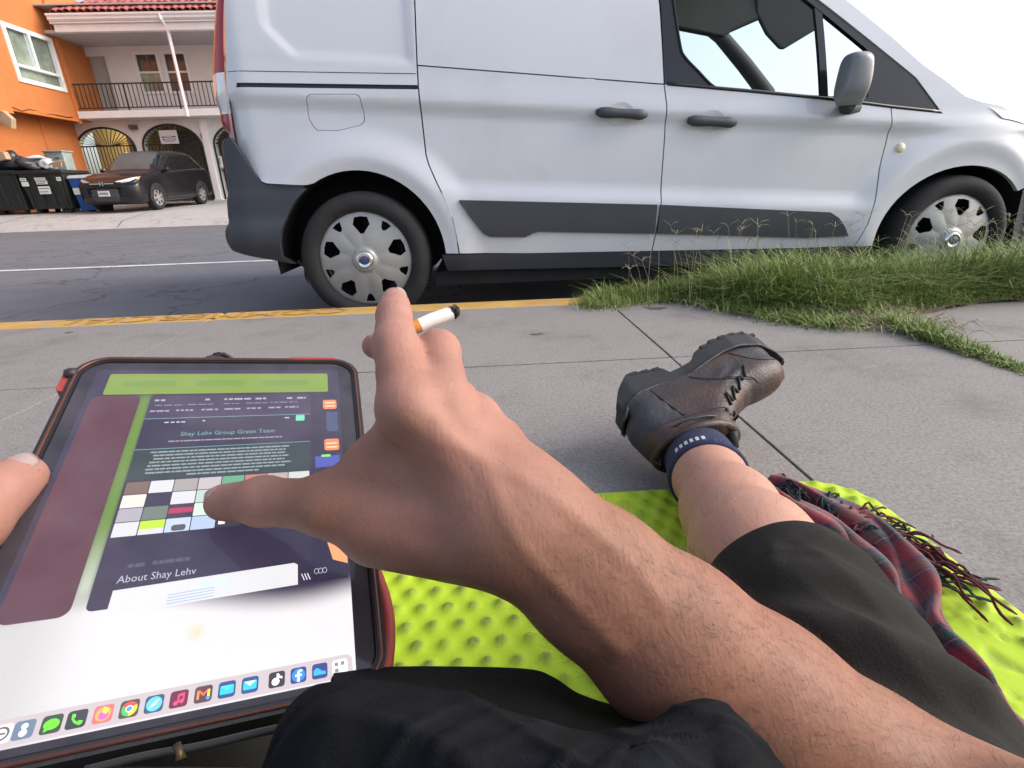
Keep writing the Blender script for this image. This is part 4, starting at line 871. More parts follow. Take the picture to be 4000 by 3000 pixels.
# ---- measured points (metres, world; display layout in mm on the glass)
TAB_O = [-0.28286,0.36138,0.39434]
TAB_U = [0.947051,0.284485,-0.148871]
TAB_V = [0.20959,-0.898981,-0.384585]
TAB_N = [0.24324,-0.33302,0.911006]
SCR = {"lime":[[17.15,12.8],[159.88,12.32],[159.97,34.53],[19.19,33.07]],"maroon":[[11.51,34.93],[37.82,35.63],[40.27,146.32],[40.83,187.84],[37.34,190.84],[19.18,187.6],[15.15,146.04]],"stripe":[[37.82,35.63],[44.71,34.93],[44.64,98.81],[46.84,148.27],[45.09,157.42],[39.71,156.64],[40.27,146.32]],"browser":[[44.87,35.81],[146.24,36.56],[147.24,107.8],[147.97,172.29],[140.51,188.51],[47.64,189.03],[46.84,148.27],[44.64,98.81]],"hdr":[[44.87,35.81],[146.24,36.56],[146.46,56.76],[46.81,58.53]],"line1":[[46.81,58.53],[146.22,57.11]],"line2":[[45.54,85.42],[146.19,84.46]],"btn":[[137.43,57.62],[143.28,58.24],[143.07,64.41],[137.3,64.13]],"title":[[68.57,74.68],[123.21,73.19]],"sub":[[63.07,79.64],[128.34,78.43]],"para":[[53.78,85.6],[136.25,87.79],[136.6,106.87],[55.83,104.51]],"green":[[45.14,85.67],[146.19,84.79],[147.24,110.02],[46.68,108.89]],"cellrow":[[43.61,110.51],[57.37,110.58],[69.81,110.74],[82.57,110.64],[95.72,110.53],[110.3,110.93],[127.38,111.1],[146.17,110.94]],"cellrow2":[[46.84,148.27],[59.39,148.34],[71.51,148.3],[84.37,147.74]],"about":[[55.8,174.96],[89.2,174.48]],"white":[[54.5,179.73],[138.41,175.82],[140.52,189.6],[54.7,192.57]],"stripes":[[78.82,188.21],[99.27,187.1],[99.91,192.77],[78.58,191.57]],"side":[[147.47,36.59],[166.24,37.05],[166.19,100.26],[148.84,110.16]],"o1":[[156.03,43.56],[165.38,43.27],[165.42,52.76],[156.08,53.51]],"b1":[[158.2,56.71],[165.79,56.11],[165.55,72.21],[158.27,78.63]],"o2":[[156.2,83.49],[165.72,83.28],[165.88,93.91],[156.21,93.99]],"b2":[[150.02,98.97],[165.69,98.66],[165.32,107.88],[150.47,108.83]],"orange":[[155.66,166.53],[167.11,172.77],[167.25,179.59],[159.22,176.73]],"side2":[[149.0,160.93],[167.11,172.77],[167.21,189.4],[149.25,186.58]],"whitetop":[[13.98,190.13],[41.56,190.69],[139.61,191.61],[165.67,191.41]],"dock":[[29.42,236.26],[36.71,236.89],[45.79,237.21],[54.27,237.35],[63.55,237.98],[72.87,238.21],[82.06,238.13],[91.49,237.74],[101.07,237.85],[110.61,237.74],[120.2,237.49],[131.69,236.98],[141.28,236.83],[150.99,236.38],[160.39,235.89]],"screenB":[[31.05,243.14],[164.87,243.34]],"screenR":[[166.19,100.26],[167.83,188.36],[165.93,240.08]],"yellow":[[94.38,207.5]],"arcs":[[145.73,186.58]],"glyph":[[156.05,181.94]]}
H_W = [0.0103,0.2038,0.3531]
H_IDX = [[-0.0375,0.223,0.4058],[-0.0458,0.2512,0.4278],[-0.0491,0.2753,0.4374],[-0.0508,0.2925,0.4428]]
H_MID = [[-0.0222,0.234,0.4029],[-0.0262,0.2661,0.4189],[-0.0462,0.2937,0.4073],[-0.0668,0.2976,0.4148]]
H_RNG = [[-0.0087,0.2428,0.3883],[-0.0182,0.2786,0.3855],[-0.0354,0.2941,0.3732],[-0.0455,0.2827,0.3703]]
H_PNK = [[0.0041,0.2467,0.3721],[-0.0042,0.2759,0.3661],[-0.0192,0.2898,0.353],[-0.0283,0.2786,0.3506]]
H_META = [[-0.0051,0.2086,0.361],[0.0047,0.2097,0.3595],[0.0143,0.2145,0.3564],[0.0213,0.2211,0.3522]]
H_THB = [[-0.0183,0.207,0.344],[-0.084,0.228,0.3513],[-0.1255,0.2459,0.345],[-0.1539,0.2585,0.3379]]
H_THEN = [[-0.0598,0.2221,0.3389],[-0.0113,0.2107,0.3376]]
H_WEB = [[-0.0802,0.2351,0.3533],[-0.0454,0.2359,0.3937],[-0.0632,0.235,0.3721]]
H_TEND = [[-0.0341,0.2082,0.4095],[-0.0002,0.1946,0.3699],[-0.0207,0.2206,0.4045],[0.005,0.1952,0.3692],[-0.0784,0.2178,0.3615],[-0.0121,0.1938,0.3606],[-0.0084,0.2291,0.3918],[0.0091,0.1983,0.3668]]
ARM = [[0.0103,0.2038,0.3531],[0.0472,0.1945,0.3224],[0.0824,0.1842,0.2917],[0.1231,0.1697,0.2589],[0.1725,0.1496,0.2266],[0.2107,0.129,0.2056]]
CIG = [[-0.0413,0.2782,0.4292],[-0.0364,0.2797,0.4307],[-0.0293,0.2823,0.433],[-0.0186,0.286,0.4354],[-0.015,0.2876,0.4374]]
NAIL_IDX = [[-0.0472,0.2884,0.4466]]
LTH = [[-0.249,0.2603,0.3612],[-0.2508,0.2467,0.3594],[-0.2513,0.2267,0.3531],[-0.2826,0.2143,0.3274]]
LEG = [[0.347,0.741,0.066],[0.3289,0.6653,0.078],[0.2955,0.5292,0.11],[0.2652,0.4172,0.14],[0.2438,0.332,0.165]]
BOOT = [[0.2321,0.793,0.115],[0.6039,0.9734,0.115],[0.3085,0.6495,0.115],[0.2403,0.8591,0.115],[0.6388,1.1194,0.115]]
GR_NEAR = [[0.4519,2.1889,0.0],[0.6738,2.2835,0.0],[0.8995,2.2854,0.0],[0.9845,2.218,0.0],[1.0351,2.0292,0.0],[1.1349,1.8743,0.0],[1.2038,1.7747,0.0],[1.3173,1.7214,0.0],[1.4185,1.6718,0.0],[1.4595,1.5768,0.0],[1.4577,1.4475,0.0],[1.4328,1.2781,0.0],[1.4448,1.22,0.0]]
GR_RT = [[1.4806,1.9406,0.0],[1.6545,1.7583,0.0],[2.0137,1.9571,0.0],[2.2158,1.9586,0.0]]
SHORT_EDGE = [[0.1834,0.3522,0.18],[0.2149,0.3615,0.185],[0.2474,0.3679,0.18],[0.2858,0.3752,0.165],[0.3318,0.3819,0.145],[0.3757,0.3775,0.12],[0.3951,0.316,0.1],[0.3641,0.227,0.1]]
SCARF = [[0.409,0.6276,0.04],[0.4455,0.5934,0.05],[0.4636,0.4892,0.05],[0.4476,0.4269,0.05],[0.4394,0.3747,0.05],[0.4235,0.3181,0.05],[0.4032,0.2599,0.05]]
FRINGE = [[0.4694,0.6601,0.03],[0.5232,0.6472,0.03],[0.5492,0.6375,0.03],[0.5837,0.5647,0.03],[0.5656,0.4705,0.03],[0.5393,0.4557,0.03]]
MAT = [[0.2001,0.7388,0.02],[0.4248,0.7343,0.02],[0.5517,0.7351,0.02],[0.5929,0.7156,0.02],[0.6164,0.6314,0.02],[0.6314,0.5559,0.02],[0.6029,0.4201,0.02],[-0.7411,0.682,0.02]]
debris = [[0.299,1.8505,0.0],[0.7566,2.1059,0.0],[-1.5053,2.1313,0.0],[-1.6187,2.5143,0.0],[-0.8169,2.0781,0.0],[-1.3928,1.8432,0.0]]
JB = [[[-0.0832,0.1872,0.2781],[-0.0604,0.1942,0.2715],[-0.0282,0.1939,0.2691],[0.011,0.1911,0.2669],[0.0237,0.1875,0.2646],[0.0358,0.1816,0.2591],[0.0532,0.1733,0.2593],[0.0701,0.1645,0.2666]],[[-0.0727,0.1521,0.3],[-0.0497,0.1507,0.2992],[-0.0236,0.1484,0.2965],[0.0076,0.145,0.2916],[0.018,0.1436,0.2893],[0.0284,0.1422,0.287],[0.0435,0.1388,0.2856],[0.0577,0.1318,0.2915]],[[-0.0672,0.1275,0.2924],[-0.0464,0.1263,0.2918],[-0.0227,0.1248,0.291],[0.0057,0.1224,0.2884],[0.015,0.1208,0.2854],[0.0245,0.1203,0.2851],[0.0387,0.1194,0.2847],[0.0539,0.1185,0.2842]]]
JF = [[[-0.0933,0.1385,0.2897],[-0.0873,0.1495,0.3052],[-0.0767,0.1545,0.3112],[-0.0595,0.1557,0.311],[-0.0387,0.1538,0.3087],[-0.0177,0.1496,0.306],[0.0026,0.143,0.3025],[0.0222,0.1368,0.3001],[0.0396,0.1337,0.2997],[0.0542,0.1356,0.301],[0.0682,0.1406,0.3019],[0.0818,0.1434,0.3025],[0.0906,0.139,0.3007],[0.0969,0.1316,0.2959],[0.1046,0.1235,0.2898]],[[-0.0831,0.1246,0.2967],[-0.0757,0.1348,0.3104],[-0.0665,0.1391,0.3171],[-0.0535,0.1404,0.3166],[-0.0355,0.1355,0.3172],[-0.0164,0.1302,0.317],[0.0018,0.1226,0.3165],[0.0191,0.1176,0.3167],[0.0344,0.1147,0.3167],[0.0472,0.1159,0.3158],[0.061,0.1231,0.3113],[0.0741,0.1264,0.3076],[0.0803,0.1213,0.3089],[0.0848,0.1144,0.3055],[0.0898,0.1067,0.3]],[[-0.0741,0.112,0.2928],[-0.0663,0.121,0.3089],[-0.0586,0.1244,0.3133],[-0.0478,0.1244,0.3146],[-0.0337,0.12,0.3163],[-0.0158,0.1158,0.3187],[0.0011,0.1103,0.3177],[0.0173,0.1058,0.3192],[0.0316,0.1033,0.3202],[0.0438,0.1051,0.3181],[0.0561,0.1102,0.3133],[0.0688,0.1143,0.3089],[0.0744,0.1104,0.3078],[0.077,0.1043,0.306],[0.0807,0.0964,0.3]],[[-0.0695,0.0964,0.2668],[-0.061,0.102,0.2825],[-0.0538,0.1046,0.2902],[-0.0437,0.1043,0.2963],[-0.0333,0.1025,0.2984],[-0.0161,0.0978,0.3052],[-0.0003,0.0942,0.3035],[0.0151,0.0915,0.3067],[0.0287,0.0895,0.3088],[0.0399,0.09,0.306],[0.0507,0.0923,0.2994],[0.0622,0.0946,0.2928],[0.0688,0.0942,0.2926],[0.0713,0.0896,0.295],[0.0747,0.0823,0.2904]]]
BAGPIPE = [[-0.1651,0.1432,0.2928],[-0.1454,0.1474,0.2922],[-0.1257,0.151,0.2903],[-0.1038,0.1537,0.2916],[-0.0918,0.1553,0.2917]]
BUCKLE = [[-0.1289,0.143,0.2968]]
BT_FRAME = [[0.2675,0.9268,0.1271],[0.96398,0.1993,0.17612],[-0.09245,-0.3698,0.9245],[0.24939,-0.90748,-0.33805]]
BT_SOLE = [[0.0,0.0],[0.0319,0.0031],[0.0736,0.014],[0.0748,0.0283],[0.1306,0.0186],[0.1476,0.001],[0.191,-0.0112],[0.246,-0.0125],[0.2978,-0.0],[0.3143,0.0261],[0.3041,0.0676],[0.2809,0.1021]]
BT_WELT = [[-0.0317,0.0692],[0.0039,0.0543],[0.038,0.0515],[0.0636,0.0545],[0.1096,0.0519],[0.1462,0.0389],[0.1888,0.0269],[0.2311,0.0251],[0.2713,0.0351],[0.2834,0.058],[0.2797,0.0813],[0.2661,0.1049]]
BT_HEELB = [[0.0,0.0],[-0.0313,0.0311],[-0.0496,0.0599],[-0.0555,0.0868],[-0.0517,0.1074]]
BT_C = [[-0.0112,0.1102],[0.0109,0.1345],[0.0858,0.098],[0.1391,0.0996],[0.2017,0.0897],[0.238,0.0905],[0.0275,0.1738],[0.0278,0.2045],[0.1645,0.1257]]
BT_LACE = [[0.1996,0.0809],[0.1828,0.1117],[0.1744,0.1004],[0.1605,0.1311],[0.152,0.1165],[0.1397,0.1466],[0.132,0.1256],[0.1256,0.1576]]
BT_COLLAR = [[-0.0365,0.1773],[-0.0259,0.1966],[0.0291,0.1869],[0.0779,0.1891],[0.1156,0.1862],[0.0889,0.2303]]
SOCK = [[0.0291,0.1869],[0.0298,0.2201]]
# ================================================================== verge grass, foam mat
m_grass = M('grass_blades', (.165, .26, .045), .6, var=.5, vs=55, alt=(.34, .31, .13), alt_s=38, alt_w=(.48, .64))
m_dry = M('dry_grass', (.36, .30, .19), .8, var=.25, vs=6)
near = np.array(GR_NEAR)[:, :2]; rt_ = np.array(GR_RT)[:, :2]
patch = np.vstack([[(.47, 2.41)], near[:9], [(1.47, 1.66), (1.56, 1.78)], rt_[2:], [(2.7, 1.95), (3.6, 2.0), (3.6, 2.43)]])
mk('verge_soil', *(lambda V, F, L: (np.stack([V[:, 0], V[:, 1], .006+.05*sstep(dist_poly(V, patch), 0, .3)+.012*np.sin(V[:, 0]*23)*np.sin(V[:, 1]*19)], -1), [tuple(f) for f in F]))(*tri2d([tuple(p) for p in patch[::-1]], [], .06, .06)), m_soil, kind='structure', smooth=True)
def blades(n, pts, hts, lean, wid, seed, segs=3):
    rs = np.random.RandomState(seed); V = []; F = []
    az = rs.uniform(0, 2*np.pi, n); ln = hts*rs.uniform(.55, 1.25, n); le = lean*rs.uniform(.2, 1.5, n)
    ts = np.linspace(0, 1, segs+1)
    dx, dy = np.cos(az), np.sin(az); px, py = -dy, dx
    allv = np.zeros((n, (segs+1)*2, 3))
    curl = rs.uniform(.6, 1.6, n)
    for k, t in enumerate(ts):
        hor = ln*le*t**1.7; z = ln*t*(1-.35*np.minimum(le, 1.2)*t*curl)
        w_ = wid*(1-t)**.7*rs.uniform(.7, 1.3, n)+.0003
        cx, cy = pts[:, 0]+dx*hor, pts[:, 1]+dy*hor
        allv[:, 2*k] = np.stack([cx-px*w_, cy-py*w_, pts[:, 2]+z], -1); allv[:, 2*k+1] = np.stack([cx+px*w_, cy+py*w_, pts[:, 2]+z], -1)
    m = (segs+1)*2
    for k in range(segs): F.append(np.array([[2*k, 2*k+1, 2*k+3, 2*k+2]])+np.arange(n)[:, None]*m)
    return allv.reshape(-1, 3), np.vstack(F)
def fill(poly, n, seed):
    rs = np.random.RandomState(seed); lo, hi = poly.min(0), poly.max(0); out = np.zeros((0, 2))
    while len(out) < n:
        q = rs.uniform(lo, hi, (n*2, 2)); out = np.vstack([out, q[inpoly(q, poly)]])
    return out[:n]
q = fill(patch, 30000, 3); d = dist_poly(q, patch)
clump = .5+.5*np.sin(q[:, 0]*7.3+1.2*np.sin(q[:, 1]*9))*np.sin(q[:, 1]*8.1+q[:, 0]*3)
mass = sstep(q[:, 1], 1.75, 2.15)*(.55+.45*sstep(q[:, 0], .5, 1.25))
keep = nrs.rand(len(q)) < (.25+.75*sstep(q[:, 1]+.25*clump, 1.85, 2.2))*(1-.5*sstep(q[:, 0], 1.1, 1.6)*sstep(1.95-q[:, 1], 0, .25))
hts = (.035+.155*mass*(.55+.6*clump))*sstep(d, -.05, .12)+.012
P3 = np.stack([q[:, 0], q[:, 1], .006+.05*sstep(d, 0, .3)], -1)
V, F = blades(int(keep.sum()), P3[keep], hts[keep]*.95*nrs.uniform(.6, 1.35, int(keep.sum())), 1.3, .0018, 5)
# strip of grass rooted in the open joint at x = 1.44
qj = np.stack([1.44+nrs.normal(0, .018, 5200)*1.0, nrs.uniform(.75, 1.72, 5200), np.zeros(5200)], -1); hj = (.012+.05*sstep(qj[:, 1], 1.15, 1.6))*nrs.uniform(.5, 1.2, 5200)
V2, F2 = blades(5200, qj, hj, 1.1, .0018, 6); F = np.vstack([F, F2+len(V)]); V = np.vstack([V, V2])
# sprawl over the pavement edge
e = near[:8]; k_ = nrs.randint(0, 7, 2600); t_ = nrs.rand(2600)[:, None]; qe = e[k_]*(1-t_)+e[k_+1]*t_+nrs.normal(0, .045, (2600, 2)); V2, F2 = blades(2600, np.column_stack([qe, np.zeros(2600)]), np.full(2600, .05), 1.5, .0018, 8); F = np.vstack([F, F2+len(V)]); V = np.vstack([V, V2])
mk('grass', V, F, m_grass, label='unmown green grass growing over the kerb beside the van', cat='grass', kind='stuff')
# dry straw and finger-shaped seed heads
mb = MB()
for k in range(520):
    i = rnd.randint(4, 9); b = near[min(i, len(near)-1)]*1.0+np.array([rnd.gauss(.05, .08), rnd.gauss(.06, .07)]); a = rnd.uniform(0, 6.28); L = rnd.uniform(.03, .11)
    P = [(b[0], b[1], .008), (b[0]+L*.5*math.cos(a), b[1]+L*.5*math.sin(a), rnd.uniform(.01, .035)), (b[0]+L*math.cos(a+.3), b[1]+L*math.sin(a+.3), .008)]; mb.tube(P, [.0011, .0014, .0006], 3, False)
for k in range(80):
    x = rnd.uniform(.62, 2.6); y = rnd.uniform(2.0, 2.4); hh = rnd.uniform(.15, .30)*(.65+.35*min(1, (x-.4)/.7)); a = rnd.uniform(0, 6.28)
    top = np.array([x+.05*math.cos(a), y+.05*math.sin(a), .05+hh]); mb.tube([(x, y, .03), (x+.02*math.cos(a), y+.02*math.sin(a), .05+hh*.6), top], [.0008, .0006, .0005], 3, False)
    for j in range(rnd.randint(3, 5)):
        t = a+j*1.4+rnd.uniform(-.4, .4); mb.tube([top, top+np.array([.018*math.cos(t), .018*math.sin(t), .014]), top+np.array([.042*math.cos(t), .042*math.sin(t), .018+rnd.uniform(-.012, .012)])], [.0006, .0008, .0004], 3, False)
mb.build('dry_grass', m_dry, label='dry straw and pale seed stalks among the green grass', cat='grass', kind='stuff')
# litter specks on the pavement
m_speck = M('dark_litter', (.10, .092, .085), .9, var=.4, vs=60); m_leaf = M('dry_leaf', (.20, .14, .08), .9)
for i, (x, y, s_, lb) in enumerate(((.186, 1.80, .022, 'dark flat gum stain between the cigarette and the brown boot'), (.73, 2.13, .04, 'dark stain on the pavement just below the grass edge'), (-1.72, 2.16, .014, 'small dark twig near the yellow kerb lettering'), (-1.12, 2.52, .025, 'small dry leaf lying in the road gutter'))):
    zz_ = .0005 if y < 2.4 else -.138
    pr_ = [(x+s_*math.cos(t)*(1+.35*math.sin(3*t+i)), y+s_*.7*math.sin(t)*(1+.3*math.cos(2*t+i))) for t in np.linspace(0, 6.283, 15)[:-1]]
    V, F = slab2d(pr_, [], lambda P: np.column_stack([P, np.full(len(P), zz_+.0012)]), lambda P: np.column_stack([P, np.full(len(P), zz_)])); mk('litter', V, F, m_leaf if i == 3 else m_speck, label=lb, cat='litter')
# foam mat
m, t, b, oc = new_mat('lime_foam'); m_mat = m
at_ = _n(t, 'ShaderNodeAttribute'); at_.attribute_name = 'grime'; n1 = noise(t, oc, 5, 5); n2 = noise(t, oc, 90, 6, .7)
c = ramp(t, n1, [(.3, (.36, .54, .010)), (.7, (.44, .62, .018))]); c = mixc(t, .25, c, ramp(t, n2, [(.3, (.36, .46, .02)), (.7, (.50, .66, .04))]))
mm_ = _n(t, 'ShaderNodeMath', operation='MULTIPLY'); t.links.new(at_.outputs['Fac'], mm_.inputs[0]); t.links.new(ramp(t, n2, [(.3, (.35, .35, .35)), (.6, (1, 1, 1))]), mm_.inputs[1])
c = mixc(t, mm_.outputs[0], c, (.13, .15, .045)); t.links.new(c, b.inputs['Base Color']); b.inputs['Roughness'].default_value = .75
b.inputs['Subsurface Weight'].default_value = 0.0
bp_ = _n(t, 'ShaderNodeBump'); bp_.inputs['Strength'].default_value = .35; bp_.inputs['Distance'].default_value = .002; t.links.new(n2, bp_.inputs['Height']); t.links.new(bp_.outputs[0], b.inputs['Normal'])
MX0, MX1, MY0, MY1 = -.86, .622, -.75, .742
xs_ = np.arange(MX0, MX1+.001, .0046); ys_ = np.arange(MY0, MY1+.001, .0046); gx, gy = np.meshgrid(xs_, ys_, indexing='ij')
shx = gx+.010*np.sin(gy*4+.6)
def mat_h(x, y):
    rc = .10; qx = np.maximum(np.abs(x-(MX0+MX1)/2)-((MX1-MX0)/2-rc), 0); qy = np.maximum(np.abs(y-(MY0+MY1)/2)-((MY1-MY0)/2-rc), 0)
    ed = rc-np.hypot(qx, qy)-0*x; ed = np.minimum(ed, rc)
    p = .032; r = y/(p*.866); j = np.round(r); xx = x/p-.5*(j % 2); dx = (xx-np.round(xx))*p; dy = (r-j)*p*.866; dd = np.hypot(dx, dy)
    flat = sstep(x, .435, .46)*sstep(.575-x, 0, .02)*sstep(.62-y, 0, .05)
    far_ = sstep(y, .50, .62); dim = np.exp(-(dd/(.0070+.0018*far_))**2)*(1-flat); tipm = sstep(dd, .0098, .0030)*(1-flat)
    h = .020*np.sqrt(np.clip(1-(1-np.clip(ed/.02, 0, 1))**2, 0, 1)); h = h*.72+(.0085+.001*np.sin(x*37)*np.sin(y*29))*dim*np.clip(ed/.03, 0, 1)
    fold = np.exp(-((x-(.41+.35*(.74-y)))/.006)**2)*sstep(y, .5, .6); h = h-.006*fold
    cr = np.sin(x*60+14*np.sin(y*21))*np.sin(y*45+9*np.sin(x*33)); h = h-.0022*flat*np.clip(cr-.55, 0, 1)*3
    return h, tipm*(.72+.28*np.sin(x*71)*np.sin(y*53))*(1-.55*far_), ed, flat*np.clip(cr-.6, 0, 1)
hh, gr_, ed, crk = mat_h(gx, gy); ok = ed > 0
idx = -np.ones(gx.shape, int); idx[ok] = np.arange(ok.sum()); V = np.column_stack([gx[ok], gy[ok], np.maximum(hh[ok], .0)+.002])
f4 = np.stack([idx[:-1, :-1], idx[1:, :-1], idx[1:, 1:], idx[:-1, 1:]], -1).reshape(-1, 4); f4 = f4[(f4 >= 0).all(1)]
mato = mk('sleeping_mat', V, f4, m_mat, label='lime green dimpled foam sleeping mat spread on the pavement', cat='mat', smooth=True)
a_ = mato.data.attributes.new('grime', 'FLOAT', 'POINT'); a_.data.foreach_set('value', np.clip(gr_[ok]*1.25+crk[ok]*1.2, 0, 1).astype(np.float32))

# ================================================================== tablet
TO, TU, TV, TN = (np.array(v) for v in (TAB_O, TAB_U, TAB_V, TAB_N))
TW, TH = 178.5, 247.6
def tp(P2, n=0.):
    P2 = np.asarray(P2, float).reshape(-1, 2); n = np.broadcast_to(np.asarray(n, float), (len(P2),)); return TO+(P2[:, :1]*TU+P2[:, 1:]*TV+n[:, None]*TN)/1000.
m_case = M('tablet_case_black', (.020, .019, .022), .5, var=.15, bump=.2, bs=400)
m_cop = M('case_copper_edge', (.12, .05, .04), .35, .5, var=.2, vs=30)
m_casered = M('case_red_rubber', (.33, .045, .035), .6, var=.2)
m_bez = M('tablet_bezel_glass', (.012, .011, .016), .07, var=.05, spec=.6)
ctr = tp([(TW/2, TH)])[0]
tab = thing('tablet', 'tablet in a dark case held in the left hand with its screen lit', 'tablet', tuple(ctr))
def tslab(name, poly, n0, n1, mat, parent, holes=(), **kw):
    V, F = slab2d([(u, -v) for u, v in poly], [[(u, -v) for u, v in h] for h in holes], lambda P: tp(np.column_stack([P[:, 0], -P[:, 1]]), n0), lambda P: tp(np.column_stack([P[:, 0], -P[:, 1]]), n1), back=True); return mk(name, V, F, mat, parent, **kw)
case = tslab('case', rrect(-5, -5, TW+5, TH+5, 20, 8), -1.2, -12, m_case, tab, bevel=.003)
tslab('case_rim', rrect(-5, -5, TW+5, TH+5, 20, 8), 1.2, -1.3, m_case, tab, holes=[rrect(0, 0, TW, TH, 16, 8)])
rim = tp(np.array(rrect(-2.2, -2.2, TW+2.2, TH+2.2, 17.5, 10)), 1.6); V, F = tube(np.vstack([rim, rim[:2]]), .0011, 8, False); mk('case_edge', V, F, m_cop, case, smooth=True)
tslab('case_red_corner', rrect(-10, 8, -2, 30, 3.5), 0, -10, m_casered, case, bevel=.002); tslab('case_red_corner', rrect(132, -5.6, 166, -3.4, 1.0), 1.9, -3, m_casered, case)
V = []
for s_ in np.linspace(0, 1, 15): V.append(tp([(TW+3+4.5*math.sin(math.pi*s_), 185+58*s_)], -6)[0])
V, F = tube(np.array(V), .0045, 8); mk('case_red_flap', V, F, m_casered, case, smooth=True)
V, F = lathe([(0, -.004), (.0035, -.003), (.0045, 0), (.0035, .003), (0, .004)], 12, (0, 0, 0), 'Z'); mk('case_stud', V+tp([(-5, 13)], 1)[0], F, m_case, case, smooth=True)
glass = tslab('glass', rrect(0, 0, TW, TH, 16, 10), 0, -1.1, m_bez, tab)
# display: emissive pieces; some also carry painted sky glare and haze
SK = [0]
def scr(name, poly, col, lvl, strength=1., parent=glass, rough=.12):
    SK[0] += 1; key = 'display_%s' % name
    mt = MATS.get(key) or EM(key, col, strength, rough)
    V2, F, L = tri2d([(u, -v) for u, v in poly]); return mk(name, tp(np.column_stack([V2[:, 0], -V2[:, 1]]), lvl*.02+.02), [tuple(f) for f in F], mt, parent)
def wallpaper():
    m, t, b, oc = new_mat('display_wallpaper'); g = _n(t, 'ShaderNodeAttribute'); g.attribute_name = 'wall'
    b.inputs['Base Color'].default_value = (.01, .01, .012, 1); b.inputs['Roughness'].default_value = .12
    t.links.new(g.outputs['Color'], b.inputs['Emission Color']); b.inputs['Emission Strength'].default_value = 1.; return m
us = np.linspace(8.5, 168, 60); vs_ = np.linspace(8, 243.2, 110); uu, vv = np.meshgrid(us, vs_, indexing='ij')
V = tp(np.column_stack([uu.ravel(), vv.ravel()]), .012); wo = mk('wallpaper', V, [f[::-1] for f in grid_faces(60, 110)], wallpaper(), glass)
w0 = sstep(vv+8*np.sin(uu/30), 182, 199); colr = (1-w0)[..., None]*np.array([.016, .012, .030])+w0[..., None]*np.array([.50, .475, .485])  # white lower part stands partly for sky reflection, painted into the emission
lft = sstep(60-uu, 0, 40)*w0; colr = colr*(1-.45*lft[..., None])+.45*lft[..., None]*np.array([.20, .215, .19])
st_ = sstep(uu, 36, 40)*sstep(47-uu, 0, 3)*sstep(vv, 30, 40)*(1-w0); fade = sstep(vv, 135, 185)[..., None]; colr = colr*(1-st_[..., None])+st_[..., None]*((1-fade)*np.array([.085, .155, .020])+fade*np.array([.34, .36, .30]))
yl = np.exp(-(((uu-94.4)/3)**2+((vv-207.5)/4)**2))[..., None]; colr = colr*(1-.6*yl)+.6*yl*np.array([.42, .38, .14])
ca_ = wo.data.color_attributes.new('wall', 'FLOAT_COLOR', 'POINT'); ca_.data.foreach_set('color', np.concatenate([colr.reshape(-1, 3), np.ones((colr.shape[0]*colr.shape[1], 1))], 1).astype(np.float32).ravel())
scr('lime_banner', rrect(17, 12.6, 160, 34, 1.5), (.13, .20, .02), 2)
for k in range(3): scr('banner_smudge', rrect(26+k*44, 20, 58+k*44, 26.5, 2.5), (.11, .18, .02), 3)
scr('maroon_window', rrect(11.5, 35.2, 39.3, 190, 5), (.062, .018, .026), 2)
br = scr('browser_window', rrect(45.2, 36, 147.2, 189, 3), (.017, .013, .030), 2)  # dark window emission lifted to include reflected haze on the glass
scr('browser_header', [(45.2, 39), (47, 36.2), (145, 36.2), (147.1, 39), (147.1, 58), (45.2, 58)], (.030, .022, .046), 3, parent=br)
scr('rule', [(45.3, 58), (147, 57.6), (147, 58.1), (45.3, 58.5)], (.12, .22, .25), 4, parent=br); scr('rule', [(45.3, 85), (147, 84.5), (147, 85.0), (45.3, 85.5)], (.12, .22, .25), 4, parent=br)
scr('green_panel', [(45.3, 85.6), (147, 85.2), (147, 110), (45.3, 110)], (.012, .026, .026), 3, parent=br)
scr('button', rrect(137.4, 58.6, 143.2, 64.4, .8), (.12, .42, .30), 4, parent=br)
def words(name, lines, col, h, seed, gap=1.0, parent=br):
    rs = random.Random(seed); mb = MB()
    for (u0, u1, v) in lines:
        u = u0
        while u < u1:
            w_ = min(rs.uniform(1.6, 5.5), u1-u); a = tp([(u, v-h/2), (u+w_, v-h/2), (u+w_, v+h/2), (u, v+h/2)], .11); mb.add(a, [(3, 2, 1, 0)]); u += w_+gap*rs.uniform(.7, 1.2)
    mt = MATS.get('display_'+name) or EM('display_'+name, col, 1., .12); return mb.build(name, mt, parent, kind='stuff')
words('toolbar_text', [(48, 54, 40.5), (78, 81, 40.5), (90, 107, 40.5), (110, 117, 40.5), (131, 135, 40.5), (138, 144, 40.5)], (.26, .25, .31), 1.7, 3); words('tab_text', [(49, 66, 45.5), (68, 84, 45.3), (90, 100, 45.2), (104, 118, 45), (120, 138, 44.8)], (.15, .13, .20), .9, 5); words('bookmark_text', [(47, 58, 51), (62, 72, 50.8), (77, 87, 50.7), (91, 101, 50.6), (105, 115, 50.4), (119, 127, 50.2), (130, 139, 50)], (.21, .20, .27), 1.5, 7)
words('page_tabs', [(57, 69, 62), (79, 80.5, 61.5), (130, 133, 61)], (.4, .36, .42), 1., 8); words('subtitle', [(62, 129, 79.2)], (.20, .18, .215), 1.1, 9, .5)
words('paragraph', [(53+rnd.uniform(0, 4), 136-rnd.uniform(0, 5), 88+2.75*k) for k in range(7)]+[(76, 116, 107.2)], (.17, .20, .205), 1.25, 11, .5)
words('section_label', [(58, 66, 166.5), (69, 86, 166.2)], (.05, .05, .08), 2.2, 13, .6)
